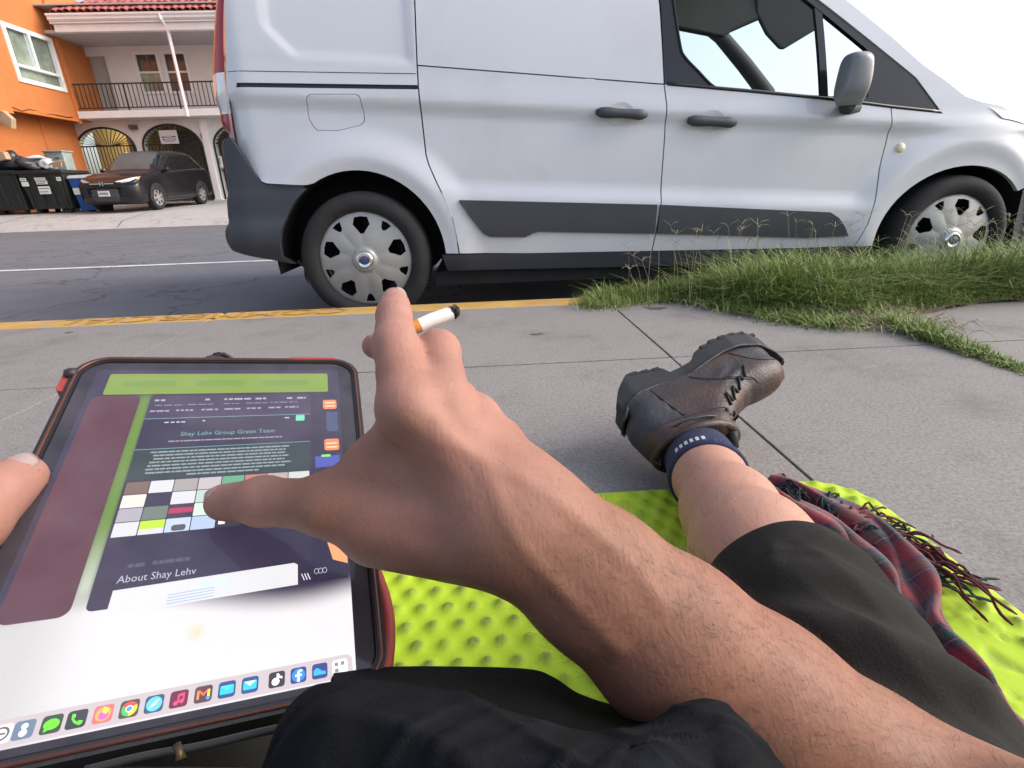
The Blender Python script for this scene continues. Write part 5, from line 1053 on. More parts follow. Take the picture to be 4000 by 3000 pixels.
def stext(s, uc, vc, wd, col, name):
    V, F = text_mesh(s, 1.); V[:, :2] -= (V[:, :2].max(0)+V[:, :2].min(0))/2; k = wd/(V[:, 0].max()-V[:, 0].min()); mt = EM('display_'+name, col, 1., .12)
    mk(name, tp(np.column_stack([uc+V[:, 0]*k, vc-V[:, 1]*k*1.15]), .12), F, mt, br)
stext('Shay Lehv Group Green Team', 96, 73.6, 56, (.10, .24, .25), 'page_title'); stext('About Shay Lehv', 72.5, 174.4, 35, (.30, .30, .36), 'section_title')
# picture grid
W_ = (.44, .43, .45); cells = {(0, 0): (.12, .08, .06), (1, 0): W_, (2, 0): (.24, .22, .21), (3, 0): (.34, .30, .30), (4, 0): (.08, .24, .13), (5, 0): (.3, .12, .1), (6, 0): (.30, .24, .20), (7, 0): (.38, .40, .36),
    (0, 1): (.55, .45, .42), (1, 1): (.02, .018, .035), (2, 1): W_, (3, 1): (.32, .40, .34), (4, 1): (.2, .25, .3), (5, 1): W_, (0, 2): (.26, .25, .28), (1, 2): (.10, .12, .10), (2, 2): (.03, .02, .04), (3, 2): (.42, .50, .42), (4, 2): (.15, .2, .25), (0, 3): W_, (1, 3): (.32, .48, .02), (2, 3): (.34, .40, .50), (3, 3): (.30, .36, .48), (4, 3): (.03, .03, .05)}
ue = [46.2, 58.2, 70.6, 83.2, 95.8, 108.4, 121, 133.6, 146.6]; ve = [110.6, 120, 129.4, 138.8, 148.3]
for (i, j), c in cells.items(): scr('thumbnail_%02d' % (sum(int(x*99) for x in c) % 97) if False else 'thumbnail', rrect(ue[i]+.25, ve[j]+.25, ue[i+1]-.25, ve[j+1]-.25, .4, 2), c, 4, parent=br).data.materials[0] = MATS.get('display_cell_%s' % (c,)) or EM('display_cell_%s' % (c,), c, 1., .12)
scr('thumbnail_red', rrect(71, 132, 83, 135.5, .3, 2), (.30, .02, .06), 5, parent=br); scr('thumbnail_white', rrect(58.6, 144.6, 70.4, 148, .3, 2), W_, 5, parent=br); scr('thumbnail_dark', rrect(74, 143.5, 81, 147.5, 1.4, 3), (.05, .05, .06), 5, parent=br); scr('thumbnail_small', rrect(97.2, 141, 100.6, 146, .3, 2), (.75, .6, .5), 6, parent=br)
scr('white_panel', [(54.5, 179.5), (138.3, 176.6), (140.2, 178), (140.4, 190), (54.3, 192.5)], (.46, .46, .47), 5); scr('panel_tint', rrect(92, 180.5, 106, 184.5, 1.8), (.42, .60, .74), 6)
for k in range(4): scr('panel_stripe', [(79, 185.6+k*1.6), (100, 184.6+k*1.6), (100, 185.1+k*1.6), (79, 186.2+k*1.6)], (.25, .32, .45), 6)
scr('side_strip', rrect(148, 37, 167, 190, 1), (.012, .010, .026), 2); scr('side_icon_orange', rrect(156, 43.3, 165.6, 53.2, 1.8), (.52, .15, .05), 4); scr('side_icon_blue', rrect(158, 56.5, 165.8, 76, 1.5), (.030, .045, .10), 4); scr('side_icon_orange', rrect(156.2, 83.3, 165.9, 94, 1.8), (.52, .15, .05), 4); scr('side_icon_band', [(150, 99), (165.8, 98.6), (165.5, 108), (150.3, 108.8)], (.04, .055, .26), 4); scr('side_icon_green', rrect(154, 97.6, 160, 99.6, .8), (.15, .5, .08), 5)
for v in (46, 49.5, 87, 90.5): scr('side_icon_stripe', rrect(157.5, v, 164.5, v+1, .4, 2), (.8, .5, .35), 5)
scr('side_picture', [(155.6, 163), (166.8, 166), (167, 181), (159, 177.5)], (.62, .24, .10), 4)
for k in range(3):
    V, F = tube(tp([(150+k*2.2+1.1*math.cos(a), 183.5+1.6*math.sin(a)) for a in np.linspace(0, 6.28, 14)], .12), .00014, 4, False); mk('ring_logo', V, F, EM('display_ring%d' % k, (.4, .4, .45), 1.), glass)
for k in range(3):
    V, F = tube(tp([(143+k*1.5+.8*math.sin(a), 186+2*a) for a in np.linspace(-1, 1, 8)], .12), .00022, 4, False); mk('wave_mark', V, F, EM('display_wave%d' % k, (.5, .5, .55), 1.), glass)
# dock
scr('dock_bar', rrect(10, 231.6, 166.4, 242.4, 3.2), (.38, .33, .345), 2)
DK = [((.55, .55, .55), 'ring'), ((.10, .14, .20), 'eight'), ((.02, .05, .02), 'bubble'), ((.02, .03, .03), 'phone'), ((.50, .12, .12), 'flame'), ((.06, .05, .03), 'wheel'), ((.03, .06, .12), 'compass'), ((.10, .01, .03), 'note'), ((.06, .03, .03), 'em'), ((.01, .05, .16), 'mail'), ((.01, .05, .16), 'mail2'), ((.02, .015, .02), 'notewhite'), ((.01, .03, .14), 'eff'), ((.01, .03, .14), 'cloud'), ((.70, .70, .70), 'grid')]
for k, (bgc, gl_) in enumerate(DK):
    uc = [29.4, 36.7, 45.8, 54.3, 63.5, 72.9, 82.1, 91.5, 101.1, 110.6, 120.2, 131.7, 141.3, 151, 160.4][k]; vc = 237.1; h = 3.55
    ic = scr('app_icon', rrect(uc-h, vc-h, uc+h, vc+h, 1.3, 4), bgc, 4); ic.data.materials[0] = EM('display_icon_%s' % gl_, bgc, 1., .12)
    g = lambda nm, poly, c, l=5: setattr(scr('icon_glyph', [(uc+a, vc+b) for a, b in poly], c, l, parent=ic).data.materials.__class__, '_x', 0) if False else scr('icon_glyph', [(uc+a, vc+b) for a, b in poly], c, l, parent=ic).data.materials.__setitem__(0, MATS.get('display_g_%s' % (c,)) or EM('display_g_%s' % (c,), c, 1., .12))
    circ = lambda r, x=0, y=0, n=20: [(x+r*math.cos(t), y+r*math.sin(t)) for t in np.linspace(0, 2*math.pi, n+1)[:-1]]
    sect = lambda r, a0, a1: [(0, 0)]+[(r*math.cos(R(a)), r*math.sin(R(a))) for a in np.linspace(a0, a1, 10)]
    if gl_ == 'ring': g('', circ(2.7), (.08, .08, .08)); g('', circ(1.9), (.7, .7, .7), 6); g('', rrect(-1.5, -.4, 1.5, .4, .2, 2), (.08, .08, .08), 7)
    if gl_ == 'eight': g('', circ(1.2, 0, -1.3), (.55, .62, .75)); g('', circ(1.4, 0, 1.2), (.55, .62, .75), 6)
    if gl_ == 'bubble': g('', [(2.7*a/2.6, .8*b) for a, b in circ(2.6)], (.12, .62, .02)); g('', [(-2, 1.2), (-.5, 1.9), (-2.2, 2.7)], (.12, .62, .02), 6)
    if gl_ == 'phone': g('', [(-2, -2.2), (-.9, -2.4), (-.5, -1), (-1.1, -.4), (.4, 1.1), (1, .5), (2.4, 1), (2.2, 2), (1.2, 2.5), (-.8, 1.2), (-1.9, -.5)], (.10, .60, .03))
    if gl_ == 'flame': g('', circ(2.8), (.75, .30, .08)); g('', circ(1.8, .2, .5), (.55, .10, .32), 6); g('', [(-.2, -3), (1.8, -1.6), (1.2, .2), (-.4, -.6)], (.80, .60, .06), 7)
    if gl_ == 'wheel':
        for a0, a1, c in ((-150, -30, (.62, .06, .05)), (-30, 90, (.75, .52, .04)), (90, 210, (.06, .38, .08))): g('', sect(2.9, a0, a1), c)
        g('', circ(1.4), (.75, .75, .75), 6); g('', circ(1.05), (.06, .24, .65), 7)
    if gl_ == 'compass': g('', circ(3.0), (.10, .42, .70)); g('', [(-1.9, 1.9), (-.4, -.4), (1.9, -1.9), (.4, .4)], (.75, .78, .82), 6)
    if gl_ == 'note': g('', circ(.9, -1.1, 1.6), (.72, .05, .14)); g('', circ(.9, 1.2, 1.1), (.72, .05, .14), 6); g('', [(-.5, -2), (2.1, -2.4), (2.1, 1.2), (1.5, 1.2), (1.5, -1.2), (.1, -1), (.1, 1.6), (-.5, 1.6)], (.72, .05, .14), 7)
    if gl_ == 'em': g('', [(-2.6, 2), (-2.6, -1.8), (-1.6, -1.8), (-1.6, 2)], (.6, .2, .06)); g('', [(-2.6, -1.9), (-1.6, -1.9), (0, -.4), (1.6, -1.9), (2.6, -1.9), (0, .9)], (.65, .10, .05), 6); g('', [(1.6, 2), (1.6, -1.6), (2.6, -1.6), (2.6, 2)], (.75, .55, .05), 7); g('', circ(.8, 2, 1.9), (.06, .25, .65), 8)
    if gl_ in ('mail', 'mail2'): g('', rrect(-2.8, -1.8, 2.8, 2, .5, 3), (.02, .40, .62)); g('', [(-2.6, -1.7), (2.6, -1.7), (0, .5)], (.05, .52, .72) if gl_ == 'mail' else (.45, .72, .80), 6)
    if gl_ == 'notewhite': g('', circ(1.7, -.5, .9), (.8, .8, .8)); g('', [(-.1, -2.6), (.8, -2.6), (1.2, -1.5), (2.4, -1), (2.4, 0), (.8, -.6), (.8, 1), (-.1, 1)], (.8, .8, .8), 6)
    if gl_ == 'eff': g('', circ(3.0), (.02, .17, .62)); g('', [(-.6, 3), (-.6, .6), (-1.5, .6), (-1.5, -.4), (-.6, -.4), (-.6, -1.6), (.3, -2.4), (1.7, -2.4), (1.7, -1.5), (.6, -1.3), (.6, -.4), (1.6, -.4), (1.4, .6), (.6, .6), (.6, 3)], (.55, .68, .85), 6)
    if gl_ == 'cloud': g('', [(-2.8, 1.8), (-2.8, -.4), (-1.6, -1.6), (-.2, -1), (1, .2), (2.6, .4), (2.8, 1.8)], (.02, .32, .78))
    if gl_ == 'grid':
        for a, b in ((-1.6, -1.5), (1.3, -1.6), (-1.5, 1.4), (1.4, 1.4)): g('', rrect(a-.9, b-.9, a+.9, b+.9, .3, 2), (.16, .16, .18) if (a, b) != (1.4, 1.4) else (.66, .66, .66))
# cover glass: clear sheet, its faint smudge film added to imitate glare haze
m, t, b, oc = new_mat('smudge_haze_cover_glass'); o_ = t.nodes['Material Output']; tr = _n(t, 'ShaderNodeBsdfTransparent'); gl2 = _n(t, 'ShaderNodeBsdfGlossy'); gl2.inputs['Roughness'].default_value = .10; df = _n(t, 'ShaderNodeBsdfDiffuse'); df.inputs[0].default_value = (.55, .50, .58, 1)
sm = noise(t, oc, 22, 6, .65); sf = ramp(t, sm, [(.35, (.035, .035, .035)), (.7, (.11, .11, .11))]); mx1 = _n(t, 'ShaderNodeMixShader'); t.links.new(sf, mx1.inputs[0]); t.links.new(tr.outputs[0], mx1.inputs[1]); t.links.new(df.outputs[0], mx1.inputs[2])
lw = _n(t, 'ShaderNodeLayerWeight'); lw.inputs[0].default_value = .12; mx2 = _n(t, 'ShaderNodeMixShader'); t.links.new(lw.outputs['Fresnel'], mx2.inputs[0]); t.links.new(mx1.outputs[0], mx2.inputs[1]); t.links.new(gl2.outputs[0], mx2.inputs[2]); t.links.new(mx2.outputs[0], o_.inputs[0])
V2, F, L = tri2d([(u, -v) for u, v in rrect(1, 1, TW-1, TH-1, 15, 10)]); mk('cover_glass', tp(np.column_stack([V2[:, 0], -V2[:, 1]]), .5), [tuple(f) for f in F], m, tab)
# ================================================================== the seated person (seen from his own chest)
def skin(name, col, red, pink=None):
    m, t, b, oc = new_mat(name)
    big = noise(t, oc, 16, 4); mid = noise(t, oc, 75, 5); fine = noise(t, oc, 520, 4, .7)
    c = ramp(t, big, [(.32, col), (.68, red)]); c = mixc(t, .35, c, ramp(t, mid, [(.3, [x*.78 for x in col]), (.7, [min(1, x*1.15) for x in col])]))
    c = mixc(t, .30, c, ramp(t, fine, [(.3, [x*.62 for x in col]), (.7, [min(1, x*1.35) for x in red])]))
    if pink is not None:
        at_ = _n(t, 'ShaderNodeAttribute'); at_.attribute_name = 'pink'; c = mixc(t, at_.outputs['Fac'], c, ramp(t, mid, [(.3, [x*.85 for x in pink]), (.7, pink)]))
    fr = _n(t, 'ShaderNodeTexVoronoi'); fr.inputs['Scale'].default_value = 170; t.links.new(oc, fr.inputs['Vector'])
    c = mixc(t, ramp(t, fr.outputs['Distance'], [(.08, (.35, .35, .35)), (.18, (0, 0, 0))]), c, [x*.55 for x in red])
    t.links.new(c, b.inputs['Base Color']); b.inputs['Roughness'].default_value = .58; b.inputs['Specular IOR Level'].default_value = .32
    b.inputs['Subsurface Weight'].default_value = .12; b.inputs['Subsurface Radius'].default_value = (.009, .003, .0015); b.inputs['Subsurface Scale'].default_value = 1.
    # creases: stretched noise plus pores
    mp = _n(t, 'ShaderNodeMapping'); mp.inputs['Rotation'].default_value = (0, .5, .4); mp.inputs['Scale'].default_value = (1, .25, .4); t.links.new(oc, mp.inputs[0])
    cre = noise(t, mp.outputs[0], 260, 6, .7); ad = _n(t, 'ShaderNodeMath', operation='ADD'); t.links.new(cre, ad.inputs[0]); t.links.new(fine, ad.inputs[1])
    ad2 = _n(t, 'ShaderNodeMath', operation='MULTIPLY_ADD'); vc = _n(t, 'ShaderNodeTexVoronoi'); vc.feature = 'DISTANCE_TO_EDGE'; vc.inputs['Scale'].default_value = 330; t.links.new(mp.outputs[0], vc.inputs['Vector']); t.links.new(vc.outputs['Distance'], ad2.inputs[0]); ad2.inputs[1].default_value = 1.6; t.links.new(ad.outputs[0], ad2.inputs[2])
    bp = _n(t, 'ShaderNodeBump'); bp.inputs['Strength'].default_value = .16; bp.inputs['Distance'].default_value = .0008
    t.links.new(ad2.outputs[0], bp.inputs['Height']); t.links.new(bp.outputs[0], b.inputs['Normal']); return m
m_skin = skin('tanned_skin', (.262, .136, .088), (.31, .132, .090), (.45, .235, .19)); m_skin2 = skin('pale_leg_skin', (.44, .255, .185), (.47, .23, .17))
m_nail = M('fingernail', (.38, .27, .25), .3, var=.1, vs=60, coat=.3, alt=(.33, .27, .26), alt_s=80)
m_hair = M('body_hair', (.05, .028, .016), .6, var=.2)
m_short = M('dark_olive_shorts', (.0165, .0150, .0135), .9, spec=.25, var=.25, vs=14, bump=.35, bs=500)
m_jack = M('charcoal_jacket', (.0052, .0060, .0082), .95, spec=.2, var=.3, vs=60, bump=.35, bs=900, alt=(.010, .0125, .018), alt_s=45, alt_w=(.5, .8))
m_jackb = M('black_jacket_lining', (.0030, .0034, .0034), .95, spec=.2, var=.3, vs=30, bump=.5, bs=500)
m_sock = M('navy_sock', (.018, .022, .060), .9, var=.3, vs=40, bump=.5, bs=600)
m_sockw = M('sock_white_bars', (.55, .57, .62), .9, var=.1); m_sockb = M('sock_blue_word', (.02, .09, .35), .9, var=.2)
m_leath = M('brown_boot_leather', (.050, .026, .020), .48, var=.5, vs=22, bump=.4, bs=160, alt=(.030, .024, .024), alt_s=9, alt_w=(.45, .65), coat=.05)
m_leath2 = M('black_heel_leather', (.028, .028, .033), .5, var=.3, vs=20, bump=.4, bs=120)
m_sole = M('black_rubber_sole', (.020, .022, .026), .75, var=.25, vs=25, bump=.3, bs=200)
m_lace = M('bootlace', (.015, .015, .015), .8, var=.2)

person = thing('person', 'person seated on the green mat in dark shorts and brown boots using a tablet', 'person', (.0, -.16, .02))
A_ = [np.array(p) for p in ARM]; IDX, MID_, RNG, PNK, META, THB, THEN, WEB, TEND = ([np.array(p) for p in L] for L in (H_IDX, H_MID, H_RNG, H_PNK, H_META, H_THB, H_THEN, H_WEB, H_TEND))
nh = np.array([0, 0, .5])-A_[0]; nh /= np.linalg.norm(nh)
def f_arm0(P):
    P = P.astype(np.float32)
    rr = [.0295, .0330, .0385, .0425, .0420, .0425]; fl = [1.32, 1.22, 1.12, 1.05, 1.0]
    d = sd_cone(P, A_[0], A_[1], rr[0], rr[1], (nh, fl[0]))
    for i in range(1, 5): d = smin(d, sd_cone(P, A_[i], A_[i+1], rr[i], rr[i+1], (nh, fl[i])), .012)
    d = smin(d, sd_cone(P, A_[5], (.225, -.13, .46), .045, .052), .02)
    palm = sd_cone(P, A_[0], META[1], .027, .0245, (nh, 1.25))
    for m_, (f, r1) in zip(META, ((IDX, .0135), (MID_, .0135), (RNG, .013), (PNK, .012))): palm = smin(palm, sd_cone(P, m_, f[0], .0155, r1), .013)
    palm = smin(palm, sd_cone(P, THEN[0], THEN[1], .0185, .021), .014)
    palm = smin(palm, sd_cone(P, THB[0], THB[1], .0165, .0142), .012)
    palm = smin(palm, sd_cone(P, WEB[0], WEB[1], .0065, .0085), .02); palm = smin(palm, sd_cone(P, WEB[2], META[0], .008, .015), .014)
    d = smin(d, palm, .016)
    th = sd_cone(P, THB[1], THB[2], .0138, .0125); th = smin(th, sd_cone(P, THB[2], THB[3], .0128, .0105), .006); d = smin(d, th, .010)
    def finger(J, r):
        q = None
        for i in range(3):
            mm = (J[i]+J[i+1])/2; rm = .5*(r[i]+r[i+1])*(.93 if i < 2 else 1.0)
            for c_ in (sd_cone(P, J[i], mm, r[i]*1.03, rm), sd_cone(P, mm, J[i+1], rm, r[i+1])): q = c_ if q is None else smin(q, c_, .004)
        return q
    fi = finger(IDX, (.0138, .0112, .0090, .0073)); fm = finger(MID_, (.0135, .0115, .0092, .0074)); fr_ = finger(RNG, (.0128, .0108, .009, .007)); fp = finger(PNK, (.0115, .0095, .008, .0063))
    d = smin(d, fi, .007); d = smin(d, fm, .0045); d = smin(d, fr_, .006); d = smin(d, fp, .006)
    for a, b_, r in ((0, 1, .0032), (2, 3, .003), (4, 5, .0036), (6, 7, .003)):
        d = smin(d, sd_cone(P, TEND[a]-nh*.0045, TEND[b_]-nh*.006, r, r*.8), .009)
    for J in (IDX, MID_): d = smin(d, np.linalg.norm(P-(J[0]+nh*.0055), axis=-1)-.0100, .008)
    # wrist bones, skin folds on knuckles and thumb
    d = smin(d, sd_cone(P, META[3]+nh*.010, A_[0]+np.array([.024, .0, -.006])+nh*.004, .011, .0125), .012)
    s_ = (P-THB[2])@((THB[3]-THB[1])/np.linalg.norm(THB[3]-THB[1])); d = d+.00045*np.sin(s_*2100)*np.exp(-(s_/.009)**2)*np.exp(-(np.linalg.norm(P-THB[2], axis=-1)/.016)**2)
    s_ = (P-IDX[1])@((IDX[2]-IDX[0])/np.linalg.norm(IDX[2]-IDX[0])); d = d+.00035*np.sin(s_*2000)*np.exp(-(s_/.008)**2)*np.exp(-(np.linalg.norm(P-IDX[1], axis=-1)/.016)**2)
    q = np.array([A_[4][0], A_[4][1], A_[4][2]]); s_ = (P-q)@np.array([-.2, .1, 1.]); d = d+.0006*np.sin(s_*900)*np.exp(-(np.linalg.norm(P-(A_[3]+np.array([-.02, 0, -.02])), axis=-1)/.03)**2)
    return d
lat = np.cross(A_[3]-A_[0], nh); lat /= np.linalg.norm(lat)
def drop(q):          # a point moved onto the camera-side skin
    q = q+nh*.07
    for _ in range(60):
        dd_ = float(f_arm0(q[None, None, None])[0, 0, 0])
        if dd_ < .0003: break
        q = q-nh*dd_*.8
    return q
VEINS = []
for pts in ([META[1]*.35+IDX[0]*.65+lat*0, META[1]*.7+MID_[0]*.3, A_[0]*.8+META[1]*.2+lat*.004, A_[0]*.6+A_[1]*.4+lat*.010, A_[1]*.6+A_[2]*.4+lat*.016], [META[0]*.3+IDX[0]*.7-lat*.006, META[0]*.75+IDX[0]*.25-lat*.010, A_[0]-lat*.016, A_[1]-lat*.014, A_[2]*.5+A_[1]*.5-lat*.008]):
    VEINS.append([drop(q)-nh*.0026 for q in catmull(np.array(pts), 2*len(pts))])
def f_arm(P):
    d = f_arm0(P); P = P.astype(np.float32)
    for L in VEINS:
        v = None
        for a, b_ in zip(L[:-1], L[1:]): c_ = sd_cone(P, a, b_, .0019, .0019); v = c_ if v is None else np.minimum(v, c_)
        d = smin(d, v, .0055)
    return d
Va, Fa = surf_nets(f_arm, (-.185, .085, .145), (.275, .325, .465), .0023)
# upper arm on to the shoulder, coarser
def f_up(P): return smin(sd_cone(P, A_[4], A_[5], .042, .0425), sd_cone(P, A_[5], (.215, -.15, .47), .045, .055), .02)
Vu, Fu = surf_nets(f_up, (.11, -.25, .13), (.32, .19, .55), .008)
# left hand under the tablet, thumb on the bezel
L_ = [np.array(p)+np.array([-.0105, .001, -.001]) for p in LTH]
LW = np.array([-.375, .13, .25])
def f_left(P):
    d = sd_cone(P, L_[0], L_[1], .0122, .0138); d = smin(d, sd_cone(P, L_[1], L_[2], .0142, .0145), .006); d = smin(d, sd_cone(P, L_[2], L_[3], .015, .021), .010)
    d = smin(d, sd_cone(P, L_[3], LW, .026, .030), .02)
    for k in range(4):
        a = L_[3]+np.array([-.012, .004-.004*k, -.018-.008*k]); b_ = tp([(-10, 95+k*22)], -26)[0]; c_ = tp([(38, 92+k*22)], -24)[0]
        d = smin(d, sd_cone(P, LW*.4+a*.6, b_, .014, .0105), .010); d = smin(d, sd_cone(P, b_, c_, .0105, .008), .005)
    d = smin(d, sd_cone(P, LW, (-.33, -.02, .20), .028, .040), .015); d = smin(d, sd_cone(P, (-.33, -.02, .20), (-.215, -.15, .46), .044, .055), .02)
    return d
Vl, Fl = surf_nets(f_left, (-.47, -.25, .12), (-.15, .36, .56), .0036)
# legs: right one folded outward on the mat, left one stretched under the tablet
G_ = [np.array(p) for p in LEG]; KN = np.array([.232, .265, .150]); HIP = np.array([.13, -.15, .13])
LKN = np.array([-.24, .24, .13]); LAN = np.array([-.355, .60, .085]); LHIP = np.array([-.12, -.15, .13])
def f_leg(P):
    d = sd_cone(P, G_[0]+np.array([.004, .05, -.012]), G_[1], .048, .0490); d = smin(d, sd_cone(P, G_[1], G_[2], .0490, .0545), .03); d = smin(d, sd_cone(P, G_[2], G_[3], .0545, .059), .03); d = smin(d, sd_cone(P, G_[3], KN, .058, .045), .03)
    d = smin(d, sd_cone(P, KN, HIP, .045, .07), .03)
    e = sd_cone(P, LAN, LKN, .042, .055); e = smin(e, sd_cone(P, LKN, LHIP, .058, .085), .03)
    t_ = sd_cone(P, (-.11, -.17, .12), (.11, -.17, .12), .10, .10)
    return smin(smin(smin(d, e, .02), t_, .03), sd_cone(P, (0, -.19, .14), (0, -.19, .46), .115, .12), .04)
Vg, Fg = surf_nets(f_leg, (-.45, -.36, -.0), (.42, .82, .60), .009)
V = np.vstack([Va, Vu, Vl, Vg]); o1, o2, o3 = len(Va), len(Va)+len(Vu), len(Va)+len(Vu)+len(Vl)
F = np.vstack([Fa, Fu+o1, Fl+o2, Fg+o3]); mi = np.concatenate([np.zeros(len(Fa)+len(Fu)+len(Fl)), np.ones(len(Fg))])
body = mk('body', V, F, [m_skin, m_skin2], person, smooth=True, matidx=mi)
pk = np.zeros(len(V), np.float32)
for J, r_ in [(q, .022) for L in (IDX, MID_, RNG, PNK) for q in L[1:]]+[(q, .024) for q in (IDX[0], MID_[0], RNG[0])]+[(THB[2], .02), (THB[3], .022)]+[(q, .035) for q in L_[:2]]: pk = np.maximum(pk, .8*np.exp(-(np.linalg.norm(V-J, axis=1)/r_)**2))
pk = np.maximum(pk, .42*np.exp(-(np.linalg.norm(V-(IDX[0]*.6+META[1]*.4), axis=1)/.06)**4)); pa_ = body.data.attributes.new('pink', 'FLOAT', 'POINT'); pa_.data.foreach_set('value', pk)
body['label'] = 'tanned bare arms and pale legs of the seated person'
def nail(c, along, nrm, L, Wd, lift_=.0008, par=body):
    along = np.array(along, float); along /= np.linalg.norm(along); nrm = np.array(nrm, float); nrm -= along*(nrm@along); nrm /= np.linalg.norm(nrm); sdv = np.cross(along, nrm)
    rows = []
    for i in range(9):
        a = -1+2*i/8; hw = Wd*(1-abs(a)**4*.35)
        rows.append([c+along*a*L+sdv*hw*b_-nrm*(.45*Wd*b_*b_+.0012*max(0, a)**2)+nrm*lift_ for b_ in np.linspace(-1, 1, 9)])
    V, F = solid(np.array(rows).reshape(-1, 3), grid_faces(9, 9), .0006); mk('fingernail', V, F, m_nail, par, smooth=True)
tocam = np.array([0, 0, .5])
def onsurf(J, a, r, side): v = side-((side@a))*a; v /= np.linalg.norm(v); return J+v*r, v
ax = (L_[0]-L_[1])/np.linalg.norm(L_[0]-L_[1]); c, v = onsurf(L_[0]-ax*.002, ax, .0118, TN+np.array([-.1, -.25, 0])); nail(c, ax, v, .0100, .0088)
ax = (THB[3]-THB[2])/np.linalg.norm(THB[3]-THB[2]); c, v = onsurf(THB[3]*.98+THB[2]*.02, ax, .0098, np.array([-.15, -.3, .9])); nail(c, ax, v, .0070, .0072)
ax = (IDX[3]-IDX[2])/np.linalg.norm(IDX[3]-IDX[2]); c, v = onsurf(IDX[3], ax, .0066, np.array([.85, -.05, .5])); nail(c, ax, v, .0060, .0050)
# hairs on forearm and shin
me = body.data; nv = len(V); vn = np.empty(len(me.vertices)*3); me.vertices.foreach_get('normal', vn); vn = vn.reshape(-1, 3)
hp = []; 
armdir = (A_[0]-A_[4])/np.linalg.norm(A_[0]-A_[4])
cand = np.arange(0, len(Va)); tpar = ((Va-A_[0])@(A_[4]-A_[0]))/np.sum((A_[4]-A_[0])**2); cand = cand[(tpar > -.1) & (tpar < 1.05)]; pick = nrs.choice(cand, 11000); pick = pick[nrs.rand(len(pick)) < sstep(tpar[pick], .02, .30)*.8+.05]
shin = (G_[0]-G_[3])/np.linalg.norm(G_[0]-G_[3]); cg = np.arange(len(Vg)); tg = ((Vg-G_[1])@(KN-G_[1]))/np.sum((KN-G_[1])**2); lat = np.linalg.norm(Vg-G_[1]-tg[:, None]*(KN-G_[1]), axis=1); cg = cg[(tg > .1) & (tg < .95) & (lat < .09)]; pick2 = nrs.choice(cg, 420)
HV = np.zeros((len(pick)+len(pick2), 6, 3)); 
P0 = np.vstack([Va[pick], Vg[pick2]]); N0 = np.vstack([vn[:len(Va)][pick], vn[o3:][pick2]]); D0 = np.vstack([np.repeat(-armdir[None], len(pick), 0)*-1, np.repeat(shin[None], len(pick2), 0)])+nrs.normal(0, .38, (len(P0), 3))
D0 -= N0*np.sum(D0*N0, 1)[:, None]*.7; D0 /= np.linalg.norm(D0, axis=1)[:, None]; Lh = np.concatenate([nrs.uniform(.005, .012, len(pick)), nrs.uniform(.008, .018, len(pick2))])[:, None]
S0 = np.cross(D0, N0); S0 /= np.linalg.norm(S0, axis=1)[:, None]+1e-9; wh = np.concatenate([np.full(len(pick), .000052), np.full(len(pick2), .00008)])[:, None]
for k, (t_, up_) in enumerate(((0, .0), (.5, .22), (1, .26))):
    c = P0+D0*Lh*t_+N0*Lh*up_*1.3; HV[:, 2*k] = c-S0*wh*(1-.7*t_); HV[:, 2*k+1] = c+S0*wh*(1-.7*t_)
b6 = np.arange(len(P0))[:, None]*6; HF = np.vstack([b6+np.array([[0, 1, 3, 2]]), b6+np.array([[2, 3, 5, 4]])])
ho = mk('body_hair', HV.reshape(-1, 3)+0*ROOTLOC[person], HF, m_hair, body, kind='stuff')
# ---------------- shorts over the right knee and thigh
E_ = np.array(SHORT_EDGE)
def ring(c, ax, rad, n=28, zmin=.024, sq=1., ph=0., wob=0.):
    ax = np.array(ax, float); ax /= np.linalg.norm(ax); u = np.cross(ax, (0, 0, 1.)); u /= np.linalg.norm(u); v = np.cross(u, ax); pts = []
    for k in range(n):
        t = 2*math.pi*k/n+ph; r = rad*(1+wob*math.sin(3*t+c[0]*40)+wob*.6*math.sin(5*t+c[1]*70)); p = np.array(c)+r*(math.cos(t)*u+sq*math.sin(t)*v); p[2] = max(p[2], zmin); pts.append(p)
    return pts
path = [((.262, .365, .150), .064), ((.262, .358, .150), .071), ((.258, .335, .148), .076), ((.248, .29, .142), .082), ((.238, .23, .136), .088), ((.226, .15, .132), .095), ((.212, .07, .128), .102), ((.185, -.01, .124), .108), ((.13, -.13, .125), .115), ((.0, -.17, .13), .13)]
rows = []
for i, (c, r) in enumerate(path):
    a = np.array(path[min(i+1, len(path)-1)][0])-np.array(path[max(i-1, 0)][0]); rows.append(ring(c, a, r, wob=.018 if i else .006))
V, F, B = loft(np.array(rows), 130, 110, True)
w_ = .0035*np.sin(V[:, 1]*95+V[:, 0]*60)*np.sin(V[:, 2]*45+1)*sstep(.345-V[:, 1], 0, .06)+.004*np.sin((V[:, 0]*.8+V[:, 1])*62+V[:, 2]*30)*sstep(.32-V[:, 1], 0, .08); V[:, 2] += w_*(V[:, 2] > .03)
V[:, 2] += wrinkle(V, .0022, .55, 3)*(V[:, 2] > .03)*sstep(.355-V[:, 1], 0, .03); V, F = solid(V, F, .0022); sh = mk('shorts', V, [f[::-1] for f in F], m_short, person, smooth=True)
hem = B[2]; V, F = tube(np.vstack([hem, hem[:2]])+np.array([0, 0, .0015]), .0009, 4, False); mk('hem_seam', V, F, m_short, sh)
rows = [ring(c, a, r, wob=.015) for c, a, r in (((-.235, .28, .12), (.1, -1, 0), .075), ((-.232, .24, .125), (.1, -1, 0), .085), ((-.20, .10, .13), (.2, -1, 0), .10), ((-.14, -.08, .13), (.3, -1, 0), .112), ((.0, -.17, .13), (1, -.3, 0), .13))]
